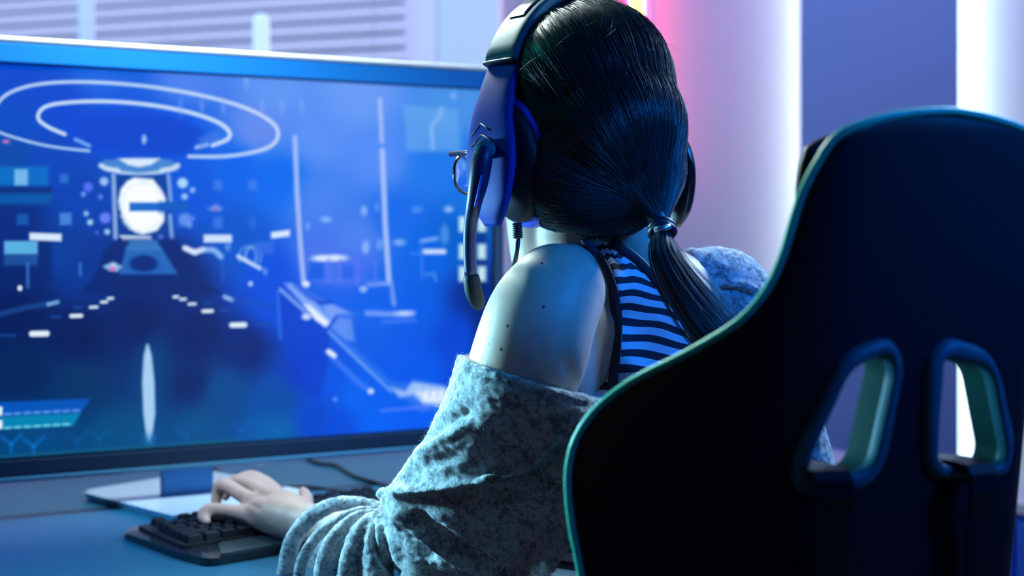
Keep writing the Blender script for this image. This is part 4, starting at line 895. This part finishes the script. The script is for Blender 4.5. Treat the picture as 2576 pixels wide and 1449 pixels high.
# strain relief and cord
st = [P(1301, 560, 1.335), P(1303, 600, 1.335), P(1299, 640, 1.335), P(1290, 700, 1.36), P(1300, 820, 1.40)]
q = catmull(st, 8); link('cord', tube_me(q, .0026, 10), M_black, hs)
rr_ = []; qq = catmull(st[:2], 1); L2 = [st[0]*(1-t)+st[1]*t for t in np.linspace(0, 1, 30)]
link('strain_relief', tube_me(L2, [.0058 if (i//2) % 2 else .0044 for i in range(30)], 14), M_black, hs)

# ---------------------------------------------------------------- eyeglasses
gl = thing('eyeglasses', 'thin dark eyeglasses just showing past the left ear cup', 'glasses', tuple(HP(.15, 0, 0)))
M_gl = mat('frame_acetate', (.01, .012, .02), .25, coat=.3); M_lens = mat('lens', (.9, .95, 1), .03)
M_lens.node_tree.nodes['Principled BSDF'].inputs['Transmission Weight'].default_value = 1; M_lens.node_tree.nodes['Principled BSDF'].inputs['IOR'].default_value = 1.1
gf, gu0 = .168, -.044
for sg in (1, -1):
    loop = []
    for t in np.linspace(0, 2*math.pi, 36, endpoint=False):
        x, y = math.cos(t), math.sin(t); x = math.copysign(abs(x)**.75, x); y = math.copysign(abs(y)**.75, y)
        l = sg*(.046+.037*x); loop.append(HP(gf-.010*(abs(l)/.08)**2, l, gu0-.012+.024*y))
    link('rim', tube_me(loop, .0019, 8, True), M_gl, gl)
    link('lens', mesh([v+hf*.0006 for v in loop]+[v-hf*.0006 for v in loop], [tuple(range(36)), tuple(range(36, 72))[::-1]]+[(i, (i+1) % 36, 36+(i+1) % 36, 36+i) for i in range(36)]), M_lens, gl)
    link('temple', tube_me([HP(gf-.008, sg*.086, gu0+.010), HP(.12, sg*.086, gu0+.010), HP(.07, sg*.080, gu0+.008), HP(.01, sg*.077, gu0-.002)], [.0034, .0026, .0022, .0022], 10), M_gl, gl)
link('nose_bridge', tube_me([HP(gf, .012, gu0-.004), HP(gf+.003, 0, gu0), HP(gf, -.012, gu0-.004)], .0016, 8), M_gl, gl)

# ---------------------------------------------------------------- keyboard
KA = math.radians(39); ke = Vector((math.cos(KA), math.sin(KA), 0)); kf = Vector((-math.sin(KA), math.cos(KA), 0)); KO = Vector((-.378, 1.536, 0))
def KQ(x, y, z=0): v = KO+ke*x+kf*y; v.z = DZ+z; return v
kb = thing('keyboard', 'black mechanical keyboard under the hand on the desk', 'keyboard', KQ(.22, .1, 0))
def slab(outline, z0, z1, bev, m, name, par, ztilt=0):
    bm = bmesh.new(); n = len(outline); lo = [bm.verts.new(KQ(x, y, z0)) for x, y in outline]; hi = [bm.verts.new(KQ(x, y, z1+ztilt*y)) for x, y in outline]
    bm.faces.new(lo[::-1]); bm.faces.new(hi)
    for i in range(n): j = (i+1) % n; bm.faces.new((lo[i], lo[j], hi[j], hi[i]))
    if bev: bmesh.ops.bevel(bm, geom=[e for e in bm.edges if e.verts[0].co.z > DZ+z0+.001 and e.verts[1].co.z > DZ+z0+.001], offset=bev, segments=2, affect='EDGES')
    return link(name, bm_mesh(bm), m, par, False)
ol = rounded([(0, .062), (.012, .0), (.42, .0), (.455, .05), (.455, .222), (.425, .232), (.02, .232), (-.012, .21)], .014, 4)
slab(ol, .0005, .009, .002, M_gloss, 'case', kb)
ol2 = rounded([(.012, .070), (.44, .070), (.445, .215), (.012, .218)], .01, 4)
slab(ol2, .009, .0125, .001, M_black, 'key_plate', kb)
ol3 = rounded([(.03, .004), (.40, .004), (.42, .062), (.055, .062)], .008, 4); slab(ol3, .009, .0125, .0015, mat('rest_rubber', (.02, .05, .06), .3, coat=.4), 'wrist_rest', kb)
link('status_light', tube_me([KQ(.026, .10, .0125), KQ(.026, .10, .0142)], .0016, 10), mat('status_glow', (.1, .3, .3), .4, emit=(.35, 1, .85), es=3), kb)
def keycap(w_):
    bm = bmesh.new(); b_ = [(-w_/2+.0006, -.0088), (w_/2-.0006, -.0088), (w_/2-.0006, .0088), (-w_/2+.0006, .0088)]; t_ = [(x*(1-.0042/abs(x)*.6), y*.74) for x, y in b_]
    lo = [bm.verts.new((x, y, 0)) for x, y in b_]; hi = [bm.verts.new((x, y, .0095)) for x, y in t_]; bm.faces.new(lo[::-1]); bm.faces.new(hi)
    for i in range(4): j = (i+1) % 4; bm.faces.new((lo[i], lo[j], hi[j], hi[i]))
    bmesh.ops.bevel(bm, geom=[e for e in bm.edges if max(v.co.z for v in e.verts) > .005], offset=.0009, segments=1, affect='EDGES'); me = bm_mesh(bm); me.materials.append(M_key); return me
M_key = mat('key_plastic', (.005, .009, .016), .5, spec=.3); caps = {}
U1 = .0190; rows = [[1.25, 1.25, 1.25, 6.25, 1.25, 1.25, 1.25, 1.25, -.3, 1, 1, 1, -.3, 2, 1], [2.25]+[1]*10+[2.75, -.3, -1, 1, -1, -.3, 1, 1, 1], [1.75]+[1]*11+[2.25, -3.6, 1, 1, 1], [1.5]+[1]*12+[1.5, -.3, 1, 1, 1, -.3, 1, 1, 1], [1]*13+[2, -.3, 1, 1, 1, -.3, 1, 1, 1], [1, -1, 1, 1, 1, 1, -.5, 1, 1, 1, 1, -.5, 1, 1, 1, 1, -.3, 1, 1, 1]]
for ri, row in enumerate(rows):
    x = .020; y = .084+ri*.0193+(.006 if ri == 5 else 0); zt = .0125+.0012*max(0, ri-2)
    for k in row:
        if k < 0: x += -k*U1; continue
        if k not in caps: caps[k] = keycap(k*U1)
        o = link('key', caps[k], None, kb, False); o.matrix_world = Matrix.Translation(KQ(x+k*U1/2, y, zt)) @ Matrix.Rotation(KA, 4, 'Z'); x += k*U1

# ---------------------------------------------------------------- cables on the desk
def dk(px, py): D = (CAMZ-DZ-.004)*F/(py-HY); v = P(px, py, D); v.z = DZ+.0036; return v
def cable(label, pts, r): tag(link('cable', tube_me(catmull([dk(*p) for p in pts], 8), r, 10), M_black), label, 'cable')
cable('dark cable curving from behind the monitor towards the raised elbow', [(770, 1150), (800, 1164), (845, 1170), (890, 1196), (940, 1212), (1000, 1230)], .0032)
cable('short cable coming down beside the monitor neck behind the hand', [(535, 1166), (556, 1190), (600, 1204), (660, 1212)], .0034)
cable('thin cable lying between the hand and the keyboard end', [(700, 1222), (760, 1223), (810, 1228), (862, 1236)], .0024)
